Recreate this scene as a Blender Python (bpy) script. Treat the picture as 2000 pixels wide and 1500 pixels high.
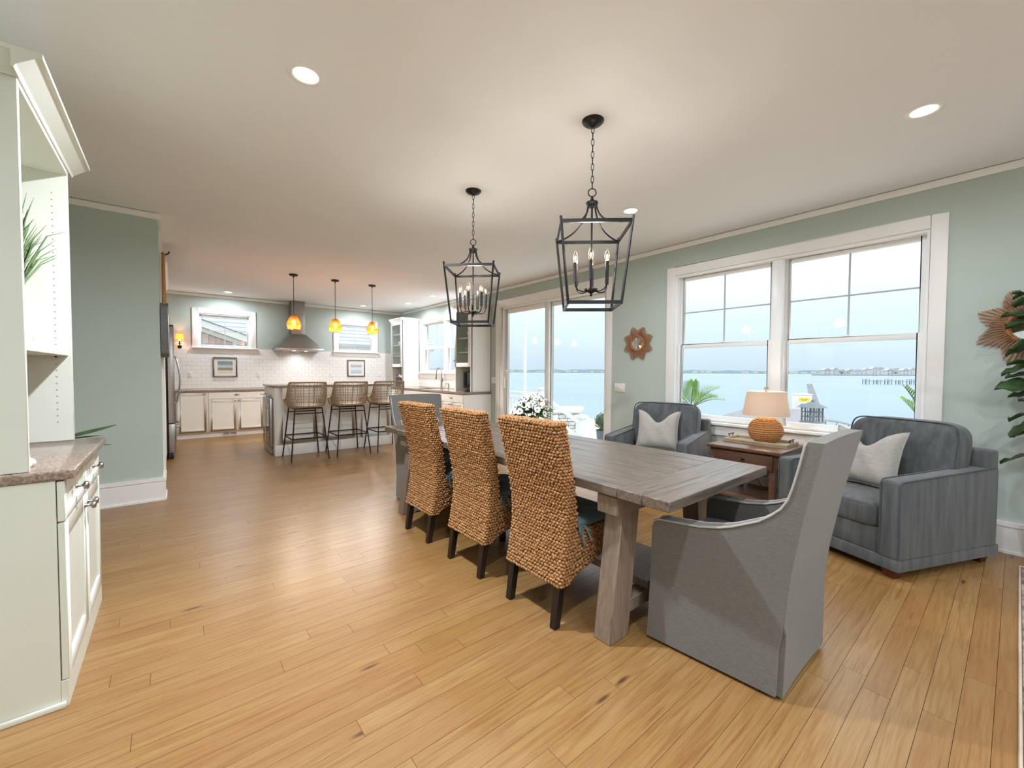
import bpy, bmesh, math, random
from mathutils import Vector, Matrix
from math import sin, cos, pi, radians, sqrt, atan2
random.seed(7)
for o in list(bpy.data.objects): bpy.data.objects.remove(o, do_unlink=True)
S = bpy.context.scene
COL = S.collection

# ---------------------------------------------------------------- camera
F_PX, YAW, PITCH, ROLL, EYE = 808.8, radians(39.29), radians(1.75), radians(0.30), 1.297
fw = Vector((sin(YAW)*cos(PITCH), cos(YAW)*cos(PITCH), -sin(PITCH)))
rt = Vector((cos(YAW), -sin(YAW), 0)); up = rt.cross(fw)
r2 = cos(ROLL)*rt + sin(ROLL)*up; u2 = -sin(ROLL)*rt + cos(ROLL)*up
cd = bpy.data.cameras.new('camera'); cam = bpy.data.objects.new('camera', cd); COL.objects.link(cam)
cd.sensor_fit = 'HORIZONTAL'; cd.sensor_width = 36.0; cd.lens = F_PX/2000*36.0
cd.clip_start = 0.05; cd.clip_end = 6000
cam.matrix_world = Matrix(((r2.x, u2.x, -fw.x, 0), (r2.y, u2.y, -fw.y, 0), (r2.z, u2.z, -fw.z, EYE), (0, 0, 0, 1)))
S.camera = cam

# ---------------------------------------------------------------- render look
S.view_settings.view_transform = 'Standard'; S.view_settings.look = 'None'
S.view_settings.exposure = 0.78; S.view_settings.gamma = 1.0; S.view_settings.use_curve_mapping = False
cy = S.cycles
cy.use_denoising = True
cy.max_bounces = 10; cy.diffuse_bounces = 6; cy.glossy_bounces = 4; cy.transmission_bounces = 6; cy.transparent_max_bounces = 16
cy.caustics_reflective = False; cy.caustics_refractive = False
cy.sample_clamp_indirect = 6.0; cy.sample_clamp_direct = 0.0

# ---------------------------------------------------------------- world: bright overcast sky
SKY = 0.63
w = bpy.data.worlds.new('overcast_sky'); S.world = w; w.use_nodes = True
nt = w.node_tree; nt.nodes.clear()
def N(tree, kind, **kw):
    n = tree.nodes.new(kind)
    for k, v in kw.items():
        if k in n.inputs.keys(): n.inputs[k].default_value = v
        else: setattr(n, k, v)
    return n
out = N(nt, 'ShaderNodeOutputWorld'); bg = N(nt, 'ShaderNodeBackground'); bg.inputs['Strength'].default_value = SKY
tc = N(nt, 'ShaderNodeTexCoord'); sp = N(nt, 'ShaderNodeSeparateXYZ'); rp = N(nt, 'ShaderNodeValToRGB')
mp = N(nt, 'ShaderNodeMapping'); mp.inputs['Scale'].default_value = (1.2, 1.2, 6)
ns = N(nt, 'ShaderNodeTexNoise', Scale=2.2, Detail=5.0)
ad = N(nt, 'ShaderNodeMath', operation='MULTIPLY_ADD'); ad.inputs[1].default_value = 0.22; ad.inputs[2].default_value = -0.11
sm = N(nt, 'ShaderNodeMath', operation='ADD')
L = nt.links.new
L(tc.outputs['Generated'], sp.inputs[0]); L(tc.outputs['Generated'], mp.inputs[0]); L(mp.outputs[0], ns.inputs['Vector'])
L(ns.outputs['Fac'], ad.inputs[0]); L(ad.outputs[0], sm.inputs[0]); L(sp.outputs['Z'], sm.inputs[1]); L(sm.outputs[0], rp.inputs[0])
e = rp.color_ramp.elements
e[0].position = 0.0; e[0].color = (.66, .80, .92, 1)
e[1].position = 0.40; e[1].color = (.97, .985, 1.0, 1)
q = e.new(0.10); q.color = (.70, .84, .95, 1)
q = e.new(0.22); q.color = (.84, .92, .98, 1)
# an overcast sky grows brighter towards the zenith
cl = N(nt, 'ShaderNodeMath', operation='MAXIMUM'); cl.inputs[1].default_value = 0.0
gr_ = N(nt, 'ShaderNodeMath', operation='MULTIPLY_ADD'); gr_.inputs[1].default_value = 2.0*SKY; gr_.inputs[2].default_value = SKY
L(sp.outputs['Z'], cl.inputs[0]); L(cl.outputs[0], gr_.inputs[0]); L(gr_.outputs[0], bg.inputs['Strength'])
L(rp.outputs[0], bg.inputs['Color']); L(bg.outputs[0], out.inputs[0])

# ---------------------------------------------------------------- room sizes
XW, YB, H = 4.672, 10.363, 2.818         # window wall, kitchen wall, ceiling
XL, YF, XS, YS = -1.02, -4.2, -0.094, 5.365   # wall beside the built-in, wall behind the camera, end and face of the stub wall

def portal(name, loc, rot, sx, sy):
    d = bpy.data.lights.new(name, 'AREA'); d.shape = 'RECTANGLE'; d.size = sx; d.size_y = sy
    d.cycles.is_portal = True
    o = bpy.data.objects.new(name, d); COL.objects.link(o); o.location = loc; o.rotation_euler = rot
for nm, y0, y1, z0, z1 in (('portal', .47, 2.63, .74, 2.45), ('portal', 3.64, 6.05, 0.05, 2.45), ('portal', 7.05, 9.12, 1.27, 2.45), ('portal', -3.3, -1.1, .74, 2.45)):
    portal(nm, (XW+.16, (y0+y1)/2, (z0+z1)/2), (0, radians(90), 0), z1-z0, y1-y0)
for x0, x1 in ((.40, 1.30), (3.06, 3.94)):
    portal('portal', ((x0+x1)/2, YB+.16, 2.08), (radians(-90), 0, 0), x1-x0, .7)
portal('portal', (1.9, YF-.16, 1.6), (radians(90), 0, 0), 3.6, 1.7)

# ---------------------------------------------------------------- mesh helpers
class MB:
    def __init__(s): s.v = []; s.f = []
    def add(s, vs, fs):
        k = len(s.v); s.v += [tuple(x) for x in vs]; s.f += [tuple(i+k for i in f) for f in fs]; return s
    def box(s, x0, x1, y0, y1, z0, z1):
        if x0 > x1: x0, x1 = x1, x0
        if y0 > y1: y0, y1 = y1, y0
        if z0 > z1: z0, z1 = z1, z0
        return s.add([(x0,y0,z0),(x1,y0,z0),(x1,y1,z0),(x0,y1,z0),(x0,y0,z1),(x1,y0,z1),(x1,y1,z1),(x0,y1,z1)],
              [(0,3,2,1),(4,5,6,7),(0,1,5,4),(1,2,6,5),(2,3,7,6),(3,0,4,7)])
    def hexa(s, p):      # 8 points: bottom ring, top ring
        return s.add(p, [(0,3,2,1),(4,5,6,7),(0,1,5,4),(1,2,6,5),(2,3,7,6),(3,0,4,7)])
    def bar(s, a, b, w, h, up=(0,0,1)):
        a = Vector(a); b = Vector(b); d = (b-a).normalized(); u = Vector(up)
        if abs(d.dot(u)) > .98: u = Vector((0,1,0))
        sx = d.cross(u).normalized()*w/2; sy = sx.cross(d).normalized()*h/2
        r = [a-sx-sy, a+sx-sy, a+sx+sy, a-sx+sy]; t = [q+(b-a) for q in r]
        return s.add(r+t, [(0,3,2,1),(4,5,6,7),(0,1,5,4),(1,2,6,5),(2,3,7,6),(3,0,4,7)])
    def tube(s, path, r, n=8, closed=False):
        P = [Vector(p) for p in path]; m = len(P); R = r if isinstance(r, (list, tuple)) else [r]*m
        T = []
        for i in range(m):
            a = P[(i-1) % m] if (closed or i > 0) else P[i]; b = P[(i+1) % m] if (closed or i < m-1) else P[i]
            T.append((b-a).normalized())
        u = Vector((0,0,1)) if abs(T[0].z) < .9 else Vector((1,0,0))
        nrm = T[0].cross(u).normalized(); vs = []
        for i in range(m):
            nrm = (nrm - T[i]*nrm.dot(T[i]))
            nrm = nrm.normalized() if nrm.length > 1e-6 else T[i].orthogonal().normalized()
            b = T[i].cross(nrm)
            for j in range(n):
                a = 2*pi*j/n; vs.append(P[i]+(nrm*cos(a)+b*sin(a))*R[i])
        fs = []
        for i in range(m if closed else m-1):
            for j in range(n):
                a0 = i*n+j; a1 = i*n+(j+1) % n; b0 = ((i+1) % m)*n+j; b1 = ((i+1) % m)*n+(j+1) % n
                fs.append((a0, a1, b1, b0))
        if not closed: fs += [tuple(range(n-1, -1, -1)), tuple(range((m-1)*n, m*n))]
        return s.add(vs, fs)
    def lathe(s, prof, n=24, c=(0,0,0), axis='z', cap=True):
        vs = []; m = len(prof)
        for r, z in prof:
            for j in range(n):
                a = 2*pi*j/n; p = (r*cos(a), r*sin(a), z)
                if axis == 'x': p = (z, r*cos(a), r*sin(a))
                if axis == 'y': p = (r*sin(a), z, r*cos(a))
                vs.append((p[0]+c[0], p[1]+c[1], p[2]+c[2]))
        fs = [(i*n+j, i*n+(j+1) % n, (i+1)*n+(j+1) % n, (i+1)*n+j) for i in range(m-1) for j in range(n)]
        if cap: fs += [tuple(range(n-1, -1, -1)), tuple(range((m-1)*n, m*n))]
        return s.add(vs, fs)
    def prism(s, poly, a, b, axis='x'):   # poly: 2d points; extruded along axis
        n = len(poly)
        def P(q, t):
            return (t, q[0], q[1]) if axis == 'x' else ((q[0], t, q[1]) if axis == 'y' else (q[0], q[1], t))
        return s.add([P(q, a) for q in poly]+[P(q, b) for q in poly],
              [tuple(range(n-1, -1, -1)), tuple(range(n, 2*n))]+[(i, (i+1) % n, n+(i+1) % n, n+i) for i in range(n)])
    def grid(s, fn, nu, nv, cu=False, cv=False):
        vs = [fn(i/(nu if cu else nu-1), j/(nv if cv else nv-1)) for i in range(nu) for j in range(nv)]
        fs = []
        for i in range(nu if cu else nu-1):
            for j in range(nv if cv else nv-1):
                i2 = (i+1) % nu; j2 = (j+1) % nv
                fs.append((i*nv+j, i2*nv+j, i2*nv+j2, i*nv+j2))
        return s.add(vs, fs)
    def slab(s, fa, fb, nu, nv):          # two sheets and the rim between them
        k = len(s.v)
        A = [fa(i/(nu-1), j/(nv-1)) for i in range(nu) for j in range(nv)]
        B = [fb(i/(nu-1), j/(nv-1)) for i in range(nu) for j in range(nv)]
        o = nu*nv; fs = []
        for i in range(nu-1):
            for j in range(nv-1):
                a = i*nv+j; q = (a, a+nv, a+nv+1, a+1); fs.append(q); fs.append(tuple(o+x for x in reversed(q)))
        ring = [i*nv for i in range(nu)]+[(nu-1)*nv+j for j in range(1, nv)]+[i*nv+nv-1 for i in range(nu-2, -1, -1)]+[j for j in range(nv-2, 0, -1)]
        m = len(ring)
        fs += [(ring[(i+1) % m], ring[i], o+ring[i], o+ring[(i+1) % m]) for i in range(m)]
        return s.add(A+B, fs)
    def sell(s, c, r, e1=.35, e2=.35, nu=24, nv=14, fn=None):   # superellipsoid
        def sg(x, e): return (1 if x >= 0 else -1)*abs(x)**e
        def f(u, v):
            a = 2*pi*u; b = -pi/2+pi*v
            p = Vector((r[0]*sg(cos(b), e1)*sg(cos(a), e2), r[1]*sg(cos(b), e1)*sg(sin(a), e2), r[2]*sg(sin(b), e1)))
            if fn: p = fn(p)
            return (p.x+c[0], p.y+c[1], p.z+c[2])
        return s.grid(f, nu, nv, cu=True)
    def xf(s, m):
        s.v = [tuple(m @ Vector(p)) for p in s.v]; return s

def obj(name, mb, mat, parent=None, smooth=None, bevel=0.0, seg=2, loc=None, rotz=None):
    me = bpy.data.meshes.new(name); me.from_pydata(mb.v, [], mb.f); me.update()
    if bevel:
        bm = bmesh.new(); bm.from_mesh(me)
        bmesh.ops.remove_doubles(bm, verts=bm.verts, dist=1e-6)
        es = [x for x in bm.edges if len(x.link_faces) == 2 and x.calc_face_angle(0) > .5]
        bmesh.ops.bevel(bm, geom=es, offset=bevel, segments=seg, affect='EDGES', clamp_overlap=True, profile=.5)
        bm.to_mesh(me); bm.free()
        if smooth is None: smooth = 40
    bm = bmesh.new(); bm.from_mesh(me); bmesh.ops.recalc_face_normals(bm, faces=bm.faces); bm.to_mesh(me); bm.free()
    if smooth:
        for p in me.polygons: p.use_smooth = True
        me.set_sharp_from_angle(angle=radians(smooth))
    o = bpy.data.objects.new(name, me); COL.objects.link(o)
    if mat: me.materials.append(MAT[mat] if isinstance(mat, str) else mat)
    if parent: o.parent = parent
    if loc: o.location = loc
    if rotz is not None: o.rotation_euler = (0, 0, rotz)
    return o
def tag(o, label, cat, group=None):
    o['label'] = label; o['category'] = cat
    if group: o['group'] = group
    return o
def thing(name, label, cat, loc=(0,0,0), rotz=0, group=None):
    o = bpy.data.objects.new(name, None); COL.objects.link(o); o.empty_display_size = .1
    o.location = loc; o.rotation_euler = (0, 0, rotz); return tag(o, label, cat, group)
def struct(name, mb, mat, parent=None, **kw):
    o = obj(name, mb, mat, parent, **kw)
    if not parent: o['kind'] = 'structure'
    return o
def stuff(o): o['kind'] = 'stuff'; return o
def kids(o): return [c for c in bpy.data.objects if c.parent == o]
def dup(root, loc, rotz, label, group=None):
    r = root.copy(); COL.objects.link(r); r.location = loc; r.rotation_euler = (0, 0, rotz); r['label'] = label
    if group: r['group'] = group
    for ch in kids(root):
        c = ch.copy(); COL.objects.link(c); c.parent = r
        for g in kids(ch):
            d = g.copy(); COL.objects.link(d); d.parent = c
    return r
def light(name, kind, loc, power, color, parent=None, size=.1, spot=None, blend=.5):
    d = bpy.data.lights.new(name, kind); d.energy = power; d.color = color
    if kind == 'AREA': d.shape = 'DISK'; d.size = size; d.spread = radians(spot or 180)
    else: d.shadow_soft_size = size
    if kind == 'SPOT': d.spot_size = radians(spot); d.spot_blend = blend
    o = bpy.data.objects.new(name, d); COL.objects.link(o); o.location = loc
    if parent: o.parent = parent
    return o
# ---------------------------------------------------------------- materials
MAT = {}
def srgb(r, g, b):
    f = lambda c: (c/255/12.92) if c/255 <= .04045 else ((c/255+.055)/1.055)**2.4
    return (f(r), f(g), f(b), 1)
class MN:
    def __init__(s, name):
        s.m = bpy.data.materials.new(name); s.m.use_nodes = True; s.t = s.m.node_tree; s.t.nodes.clear(); MAT[name] = s.m
        s.o = s.n('ShaderNodeOutputMaterial')
    def n(s, k, **kw): return N(s.t, k, **kw)
    def l(s, a, b): s.t.links.new(a, b)
    def coord(s, kind='Object', scale=(1,1,1), rot=(0,0,0), loc=(0,0,0)):
        c = s.n('ShaderNodeTexCoord'); m = s.n('ShaderNodeMapping')
        m.inputs['Scale'].default_value = scale; m.inputs['Rotation'].default_value = rot; m.inputs['Location'].default_value = loc
        s.l(c.outputs[kind], m.inputs[0]); return m.outputs[0]
    def world(s, scale=(1,1,1)):
        c = s.n('ShaderNodeNewGeometry'); m = s.n('ShaderNodeMapping'); m.inputs['Scale'].default_value = scale
        s.l(c.outputs['Position'], m.inputs[0]); return m.outputs[0]
    def noise(s, vec, scale, detail=3.0, rough=.55, dist=0.0):
        x = s.n('ShaderNodeTexNoise', Scale=scale, Detail=detail, Roughness=rough, Distortion=dist); s.l(vec, x.inputs['Vector']); return x.outputs['Fac']
    def ramp(s, fac, stops):
        r = s.n('ShaderNodeValToRGB'); e = r.color_ramp.elements
        e[0].position, e[0].color = stops[0]; e[1].position, e[1].color = stops[-1]
        for p, c in stops[1:-1]: q = e.new(p); q.color = c
        s.l(fac, r.inputs[0]); return r.outputs[0]
    def mix(s, fac, a, b, mode='MIX'):
        x = s.n('ShaderNodeMix', data_type='RGBA', blend_type=mode)
        for k, v in ((0, fac), (6, a), (7, b)):
            if hasattr(v, 'is_output'): s.l(v, x.inputs[k])
            else: x.inputs[k].default_value = v
        return x.outputs[2]
    def math(s, op, a, b=0.0):
        x = s.n('ShaderNodeMath', operation=op)
        for k, v in ((0, a), (1, b)):
            if hasattr(v, 'is_output'): s.l(v, x.inputs[k])
            else: x.inputs[k].default_value = v
        return x.outputs[0]
    def bsdf(s, color, rough=.5, metal=0.0, spec=.5, bump=None, bstr=.2, bdist=.01, **kw):
        b = s.n('ShaderNodeBsdfPrincipled'); b.inputs['Metallic'].default_value = metal; b.inputs['Specular IOR Level'].default_value = spec
        for k, v in (('Base Color', color), ('Roughness', rough)):
            if hasattr(v, 'is_output'): s.l(v, b.inputs[k])
            else: b.inputs[k].default_value = v
        for k, v in kw.items(): b.inputs[k].default_value = v
        if bump is not None:
            u = s.n('ShaderNodeBump', Strength=bstr, Distance=bdist); s.l(bump, u.inputs['Height']); s.l(u.outputs[0], b.inputs['Normal'])
        s.l(b.outputs[0], s.o.inputs[0]); return b
def plain(name, rgb, rough=.5, metal=0.0, spec=.5, var=.06, vs=6.0, bstr=0.0, bs=80.0, **kw):
    m = MN(name); c = srgb(*rgb); v = m.coord(); f = m.noise(v, vs, 3)
    d = tuple(x*(1-var) for x in c[:3])+(1,); h = tuple(min(1, x*(1+var)) for x in c[:3])+(1,)
    col = m.ramp(f, [(.3, d), (.7, h)])
    m.bsdf(col, rough, metal, spec, bump=m.noise(v, bs, 2) if bstr else None, bstr=bstr, bdist=.004, **kw)
    return m
plain('wall_paint', (184, 196, 188), .75, spec=.25, var=.02, vs=2, bstr=.05, bs=220)
plain('ceiling_paint', (240, 242, 243), .85, spec=.15, var=.012, vs=1.5)
plain('trim_white', (240, 239, 236), .42, var=.015)
plain('vinyl_white', (240, 241, 240), .35, var=.01)
plain('cabinet_white', (239, 238, 233), .38, var=.015)
plain('cabinet_shaded', (216, 219, 207), .5, var=.015)  # white cabinet paint with shade and wall bounce put into the colour
plain('black_metal', (22, 21, 20), .42, metal=.3, var=.2, vs=20)
plain('dark_wood', (28, 20, 17), .35, var=.25, vs=12)
plain('chrome', (190, 190, 188), .22, metal=1.0, var=.03)
plain('nickel', (150, 147, 142), .3, metal=1.0, var=.05)
plain('white_china', (238, 236, 230), .2, var=.01)
plain('plastic_white', (232, 230, 224), .4, var=.01)
plain('black_plastic', (14, 14, 15), .25, var=.1)
plain('screen_glass', (10, 10, 14), .06, var=.1)
plain('mirror_grey', (104, 105, 104), .5, metal=.2, var=.12, vs=9)
plain('sand', (226, 216, 198), .95, spec=.1, var=.12, vs=3)
plain('deck_white', (214, 218, 220), .5, var=.01)
plain('deck_floor', (232, 232, 230), .7, var=.05, vs=8)
plain('cover_grey', (146, 150, 156), .7, var=.04)
plain('leaf_pot', (92, 104, 118), .5, var=.1)
plain('red_wood', (82, 34, 22), .35, var=.2, vs=14)
plain('cord_brown', (60, 46, 38), .6, var=.1)
plain('shore_green', (150, 165, 140), .9, spec=.1, var=.2, vs=.05)
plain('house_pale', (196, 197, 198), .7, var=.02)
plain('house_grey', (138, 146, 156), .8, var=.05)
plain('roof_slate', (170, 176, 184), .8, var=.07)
plain('yellow_label', (238, 216, 60), .5, var=.02)
plain('blue_label', (70, 140, 190), .5, var=.02)
plain('stem_green', (62, 84, 40), .5, var=.15)
plain('petal_white', (240, 238, 228), .6, var=.02)
plain('petal_yellow', (236, 208, 90), .6, var=.08, vs=30)
plain('flower_eye', (48, 30, 34), .7, var=.1)
plain('ceramic_pot', (200, 198, 190), .4, var=.04)
plain('coral_white', (232, 226, 212), .8, var=.05, vs=30, bstr=.3, bs=90)
plain('soil', (52, 40, 32), .95, var=.3, vs=30)
plain('sconce_shade', (238, 128, 60), .7, var=.03)

# stainless steel, brushed
m = MN('stainless'); v = m.coord(scale=(1, 1, 90)); f = m.noise(v, 8, 2)
m.bsdf(m.ramp(f, [(.3, srgb(150, 148, 144)), (.7, srgb(176, 174, 170))]), .3, 1.0, bump=f, bstr=.05, bdist=.002)

# floor: honey oak laminate, grain along X, one random value per plank
m = MN('oak_plank'); at = m.n('ShaderNodeAttribute', attribute_name='rnd'); rnd = at.outputs['Fac']
g = m.n('ShaderNodeNewGeometry'); sep = m.n('ShaderNodeSeparateXYZ'); m.l(g.outputs['Position'], sep.inputs[0])
cmb = m.n('ShaderNodeCombineXYZ'); m.l(m.math('ADD', sep.outputs[0], m.math('MULTIPLY', rnd, 37.0)), cmb.inputs[0])
m.l(m.math('ADD', sep.outputs[1], m.math('MULTIPLY', rnd, 11.0)), cmb.inputs[1]); m.l(rnd, cmb.inputs[2])
def sc(v, s_):
    q = m.n('ShaderNodeMapping'); q.inputs['Scale'].default_value = s_; m.l(v, q.inputs[0]); return q.outputs[0]
base = m.ramp(rnd, [(0, srgb(146, 108, 63)), (.35, srgb(153, 118, 72)), (.7, srgb(157, 124, 78)), (1, srgb(148, 113, 65))])
grain = m.noise(sc(cmb.outputs[0], (1.6, 34, 1)), 2.2, 6, .62, .6)
col = m.mix(m.ramp(grain, [(.42, (0, 0, 0, 1)), (.72, (1, 1, 1, 1))]), base, srgb(131, 88, 44))
fine = m.noise(sc(cmb.outputs[0], (5, 190, 1)), 2.0, 3)
col = m.mix(m.math('MULTIPLY', m.ramp(fine, [(.5, (0, 0, 0, 1)), (.8, (1, 1, 1, 1))]), .35), col, srgb(118, 78, 39))
vo = m.n('ShaderNodeTexVoronoi', Scale=1.0); m.l(sc(cmb.outputs[0], (1.7, 7.5, 1)), vo.inputs['Vector'])
kn = m.ramp(vo.outputs['Distance'], [(.035, (1, 1, 1, 1)), (.10, (0, 0, 0, 1))])
col = m.mix(m.math('MULTIPLY', kn, .85), col, srgb(68, 37, 16))
st = m.noise(sc(cmb.outputs[0], (.9, 60, 1)), 1.3, 4, .6, 1.2)
col = m.mix(m.math('MULTIPLY', m.ramp(st, [(.63, (0, 0, 0, 1)), (.72, (1, 1, 1, 1))]), .55), col, srgb(105, 65, 30))
m.bsdf(col, .33, 0, .6, bump=grain, bstr=.03, bdist=.003)
plain('floor_joint', (120, 82, 46), .8, var=.05)

# weathered grey-brown table wood; grain along local Y (or X for the breadboards)
def wood(name, a, b, dark, stretch, rough=.42, bstr=.25):
    m = MN(name); v = m.coord(scale=stretch); i = m.n('ShaderNodeObjectInfo'); ad_ = m.n('ShaderNodeVectorMath', operation='ADD')
    cc = m.n('ShaderNodeCombineXYZ'); m.l(m.math('MULTIPLY', i.outputs['Random'], 9.0), cc.inputs[0]); m.l(m.math('MULTIPLY', i.outputs['Random'], 5.0), cc.inputs[1])
    m.l(v, ad_.inputs[0]); m.l(cc.outputs[0], ad_.inputs[1]); v = ad_.outputs[0]
    gr = m.noise(v, 2.4, 9, .7, .9)
    c_ = m.mix(m.ramp(gr, [(.36, (0, 0, 0, 1)), (.66, (1, 1, 1, 1))]), srgb(*a), srgb(*b))
    c_ = m.mix(m.math('MULTIPLY', m.ramp(m.noise(v, 1.1, 5, .6, 1.0), [(.6, (0, 0, 0, 1)), (.72, (1, 1, 1, 1))]), .6), c_, srgb(*dark))
    m.bsdf(c_, rough, 0, .5, bump=gr, bstr=bstr, bdist=.004)
wood('table_wood', (79, 67, 56), (122, 109, 97), (43, 34, 27), (26, 1.5, 26), .3)
wood('table_wood_end', (79, 67, 56), (122, 109, 97), (43, 34, 27), (1.5, 26, 26), .3)
wood('table_leg', (116, 98, 84), (142, 124, 108), (82, 66, 54), (22, 22, 1.8), .5)
wood('walnut', (84, 58, 44), (110, 80, 62), (54, 36, 28), (20, 2, 20), .34, .1)
wood('tray_wood', (150, 132, 106), (178, 160, 132), (110, 92, 70), (26, 3, 26), .5)
wood('frame_wood', (88, 72, 64), (110, 92, 82), (60, 48, 42), (8, 8, 8), .5)

# granite: brown speckle
m = MN('granite'); v = m.coord()
c1 = m.ramp(m.noise(v, 95, 6, .75), [(.36, srgb(66, 54, 48)), (.47, srgb(132, 114, 100)), (.55, srgb(160, 142, 128)), (.66, srgb(196, 182, 168))])
c2 = m.ramp(m.noise(v, 14, 3), [(.35, srgb(150, 132, 116)), (.65, srgb(120, 104, 92))])
m.bsdf(m.mix(.4, c1, c2), .12, 0, .5)

# glazed tile
plain('tile_white', (238, 236, 231), .1, var=.02, vs=5, bstr=.03, bs=14)
plain('grout', (214, 209, 202), .9, var=.03)

# glass panes: clear, with a faint reflection
def pane_mat(name, tint, rough=.0):
    m = MN(name); t = m.n('ShaderNodeBsdfTransparent', Color=tint); g_ = m.n('ShaderNodeBsdfGlossy', Roughness=rough)
    fr = m.n('ShaderNodeLayerWeight', Blend=.5); x = m.n('ShaderNodeMixShader'); m.l(m.math('ADD', m.math('MULTIPLY', m.math('POWER', fr.outputs['Facing'], 4.0), .35), .02), x.inputs[0])
    m.l(t.outputs[0], x.inputs[1]); m.l(g_.outputs[0], x.inputs[2]); m.l(x.outputs[0], m.o.inputs[0]); return m
pane_mat('pane_glass', (.97, .985, .985, 1)); pane_mat('cabinet_glass', (.86, .9, .88, 1)); pane_mat('bulb_glass', (1, .95, .88, 1))
# amber glass of the pendants
m = MN('amber_glass'); t = m.n('ShaderNodeBsdfTransparent', Color=(1, .42, .10, 1)); tl = m.n('ShaderNodeBsdfTranslucent', Color=(1, .30, .05, 1)); g_ = m.n('ShaderNodeBsdfGlossy', Roughness=.08, Color=(1, .7, .5, 1))
x1 = m.n('ShaderNodeMixShader', Fac=.5); x2 = m.n('ShaderNodeMixShader', Fac=.10); m.l(t.outputs[0], x1.inputs[1]); m.l(tl.outputs[0], x1.inputs[2]); m.l(x1.outputs[0], x2.inputs[1]); m.l(g_.outputs[0], x2.inputs[2]); m.l(x2.outputs[0], m.o.inputs[0])
# lamp shades: cloth the light shines through
def shade_mat(name, a, b, fac=.55):
    m = MN(name); d = m.n('ShaderNodeBsdfDiffuse', Color=a); t = m.n('ShaderNodeBsdfTranslucent', Color=b); x = m.n('ShaderNodeMixShader', Fac=fac)
    v = m.coord(scale=(160, 160, 160)); u = m.n('ShaderNodeBump', Strength=.15, Distance=.002); m.l(m.noise(v, 2, 2), u.inputs['Height']); m.l(u.outputs[0], d.inputs['Normal'])
    m.l(d.outputs[0], x.inputs[1]); m.l(t.outputs[0], x.inputs[2]); m.l(x.outputs[0], m.o.inputs[0])
shade_mat('lamp_shade', srgb(214, 206, 196), srgb(222, 204, 186), .42)
shade_mat('sconce_cloth', srgb(236, 120, 50), srgb(250, 130, 50))
def glow(name, col, s_):
    m = MN(name); e_ = m.n('ShaderNodeEmission', Color=col, Strength=s_); m.l(e_.outputs[0], m.o.inputs[0])
glow('can_glow', (1, .87, .66, 1), 9.0); glow('filament', (1, .62, .28, 1), 30.0); glow('bulb_glow', (1, .78, .5, 1), 14.0)

# fabrics
def fabric(name, a, b, ws=420, rough=.95, var=.12, vs=5, ribs=None, slub=(1, 1, 1)):
    m = MN(name); v = m.coord(); vv = m.coord(scale=(ws, ws, ws)); thread = m.noise(vv, 1.0, 2)
    c_ = m.mix(m.ramp(m.noise(m.coord(scale=slub), vs, 4), [(.3, (0, 0, 0, 1)), (.7, (1, 1, 1, 1))]), srgb(*a), srgb(*b))
    c_ = m.mix(m.math('MULTIPLY', m.ramp(thread, [(.35, (1, 1, 1, 1)), (.65, (0, 0, 0, 1))]), .35), c_, tuple(x*.62 for x in srgb(*a)[:3])+(1,))
    b_ = m.bsdf(c_, rough, 0, .15, bump=thread, bstr=.35, bdist=.003)
    b_.inputs['Sheen Weight'].default_value = .25; b_.inputs['Sheen Roughness'].default_value = .5
fabric('linen_grey', (106, 103, 98), (120, 118, 112), 520, slub=(9, 9, 60))
fabric('welt_lit', (168, 165, 160), (182, 179, 174), 520)  # paler than the linen: light on the piping put into its colour
fabric('chenille', (72, 76, 76), (102, 105, 107), 300, vs=2.4, slub=(9, 9, 1))
fabric('chenille_welt', (65, 70, 76), (77, 83, 88), 300)
fabric('pillow_linen', (160, 156, 149), (179, 175, 167), 480, slub=(6, 6, 40))
fabric('cushion_teal', (92, 110, 114), (110, 128, 131), 520)
fabric('rug_binding', (188, 172, 150), (206, 192, 170), 300)

# seagrass weave
m = MN('seagrass'); v = m.coord(); i = m.noise(v, 55, 3); f2 = m.noise(m.coord(scale=(1, 1, 1)), 7, 2)
c_ = m.ramp(i, [(.3, srgb(124, 84, 48)), (.5, srgb(168, 122, 76)), (.7, srgb(198, 154, 106))])
m.bsdf(m.mix(m.math('MULTIPLY', f2, .35), c_, srgb(140, 94, 54)), .62, 0, .3, bump=m.noise(m.coord(), 300, 2), bstr=.3, bdist=.003)
plain('seagrass_core', (78, 48, 24), .9, var=.2, vs=30)
m = MN('wicker'); i = m.noise(m.coord(), 60, 3)
m.bsdf(m.ramp(i, [(.3, srgb(122, 102, 80)), (.5, srgb(160, 140, 116)), (.7, srgb(188, 170, 146))]), .6, 0, .3)
m = MN('rope'); i = m.noise(m.coord(), 90, 3)
m.bsdf(m.ramp(i, [(.3, srgb(158, 104, 58)), (.7, srgb(204, 152, 100))]), .75, 0, .2)
m = MN('rattan'); i = m.noise(m.coord(), 30, 3)
m.bsdf(m.ramp(i, [(.3, srgb(140, 88, 52)), (.7, srgb(188, 132, 88))]), .55, 0, .3)
m = MN('mirror_glass'); m.bsdf((.9, .93, .93, 1), .02, 1.0)

# leaves
def leaf_mat(name, a, b, rough=.4):
    m = MN(name); i = m.noise(m.coord(), 9, 3); c_ = m.ramp(i, [(.3, srgb(*a)), (.7, srgb(*b))])
    b_ = m.bsdf(c_, rough, 0, .5)
leaf_mat('fig_leaf', (38, 62, 34), (70, 98, 58)); leaf_mat('grass_blade', (58, 84, 40), (96, 120, 66), .6); leaf_mat('bouquet_leaf', (36, 70, 34), (66, 104, 44), .45)
leaf_mat('palm_leaf', (96, 140, 64), (150, 186, 100), .5); leaf_mat('boxwood', (60, 88, 66), (110, 136, 100), .7)

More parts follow.
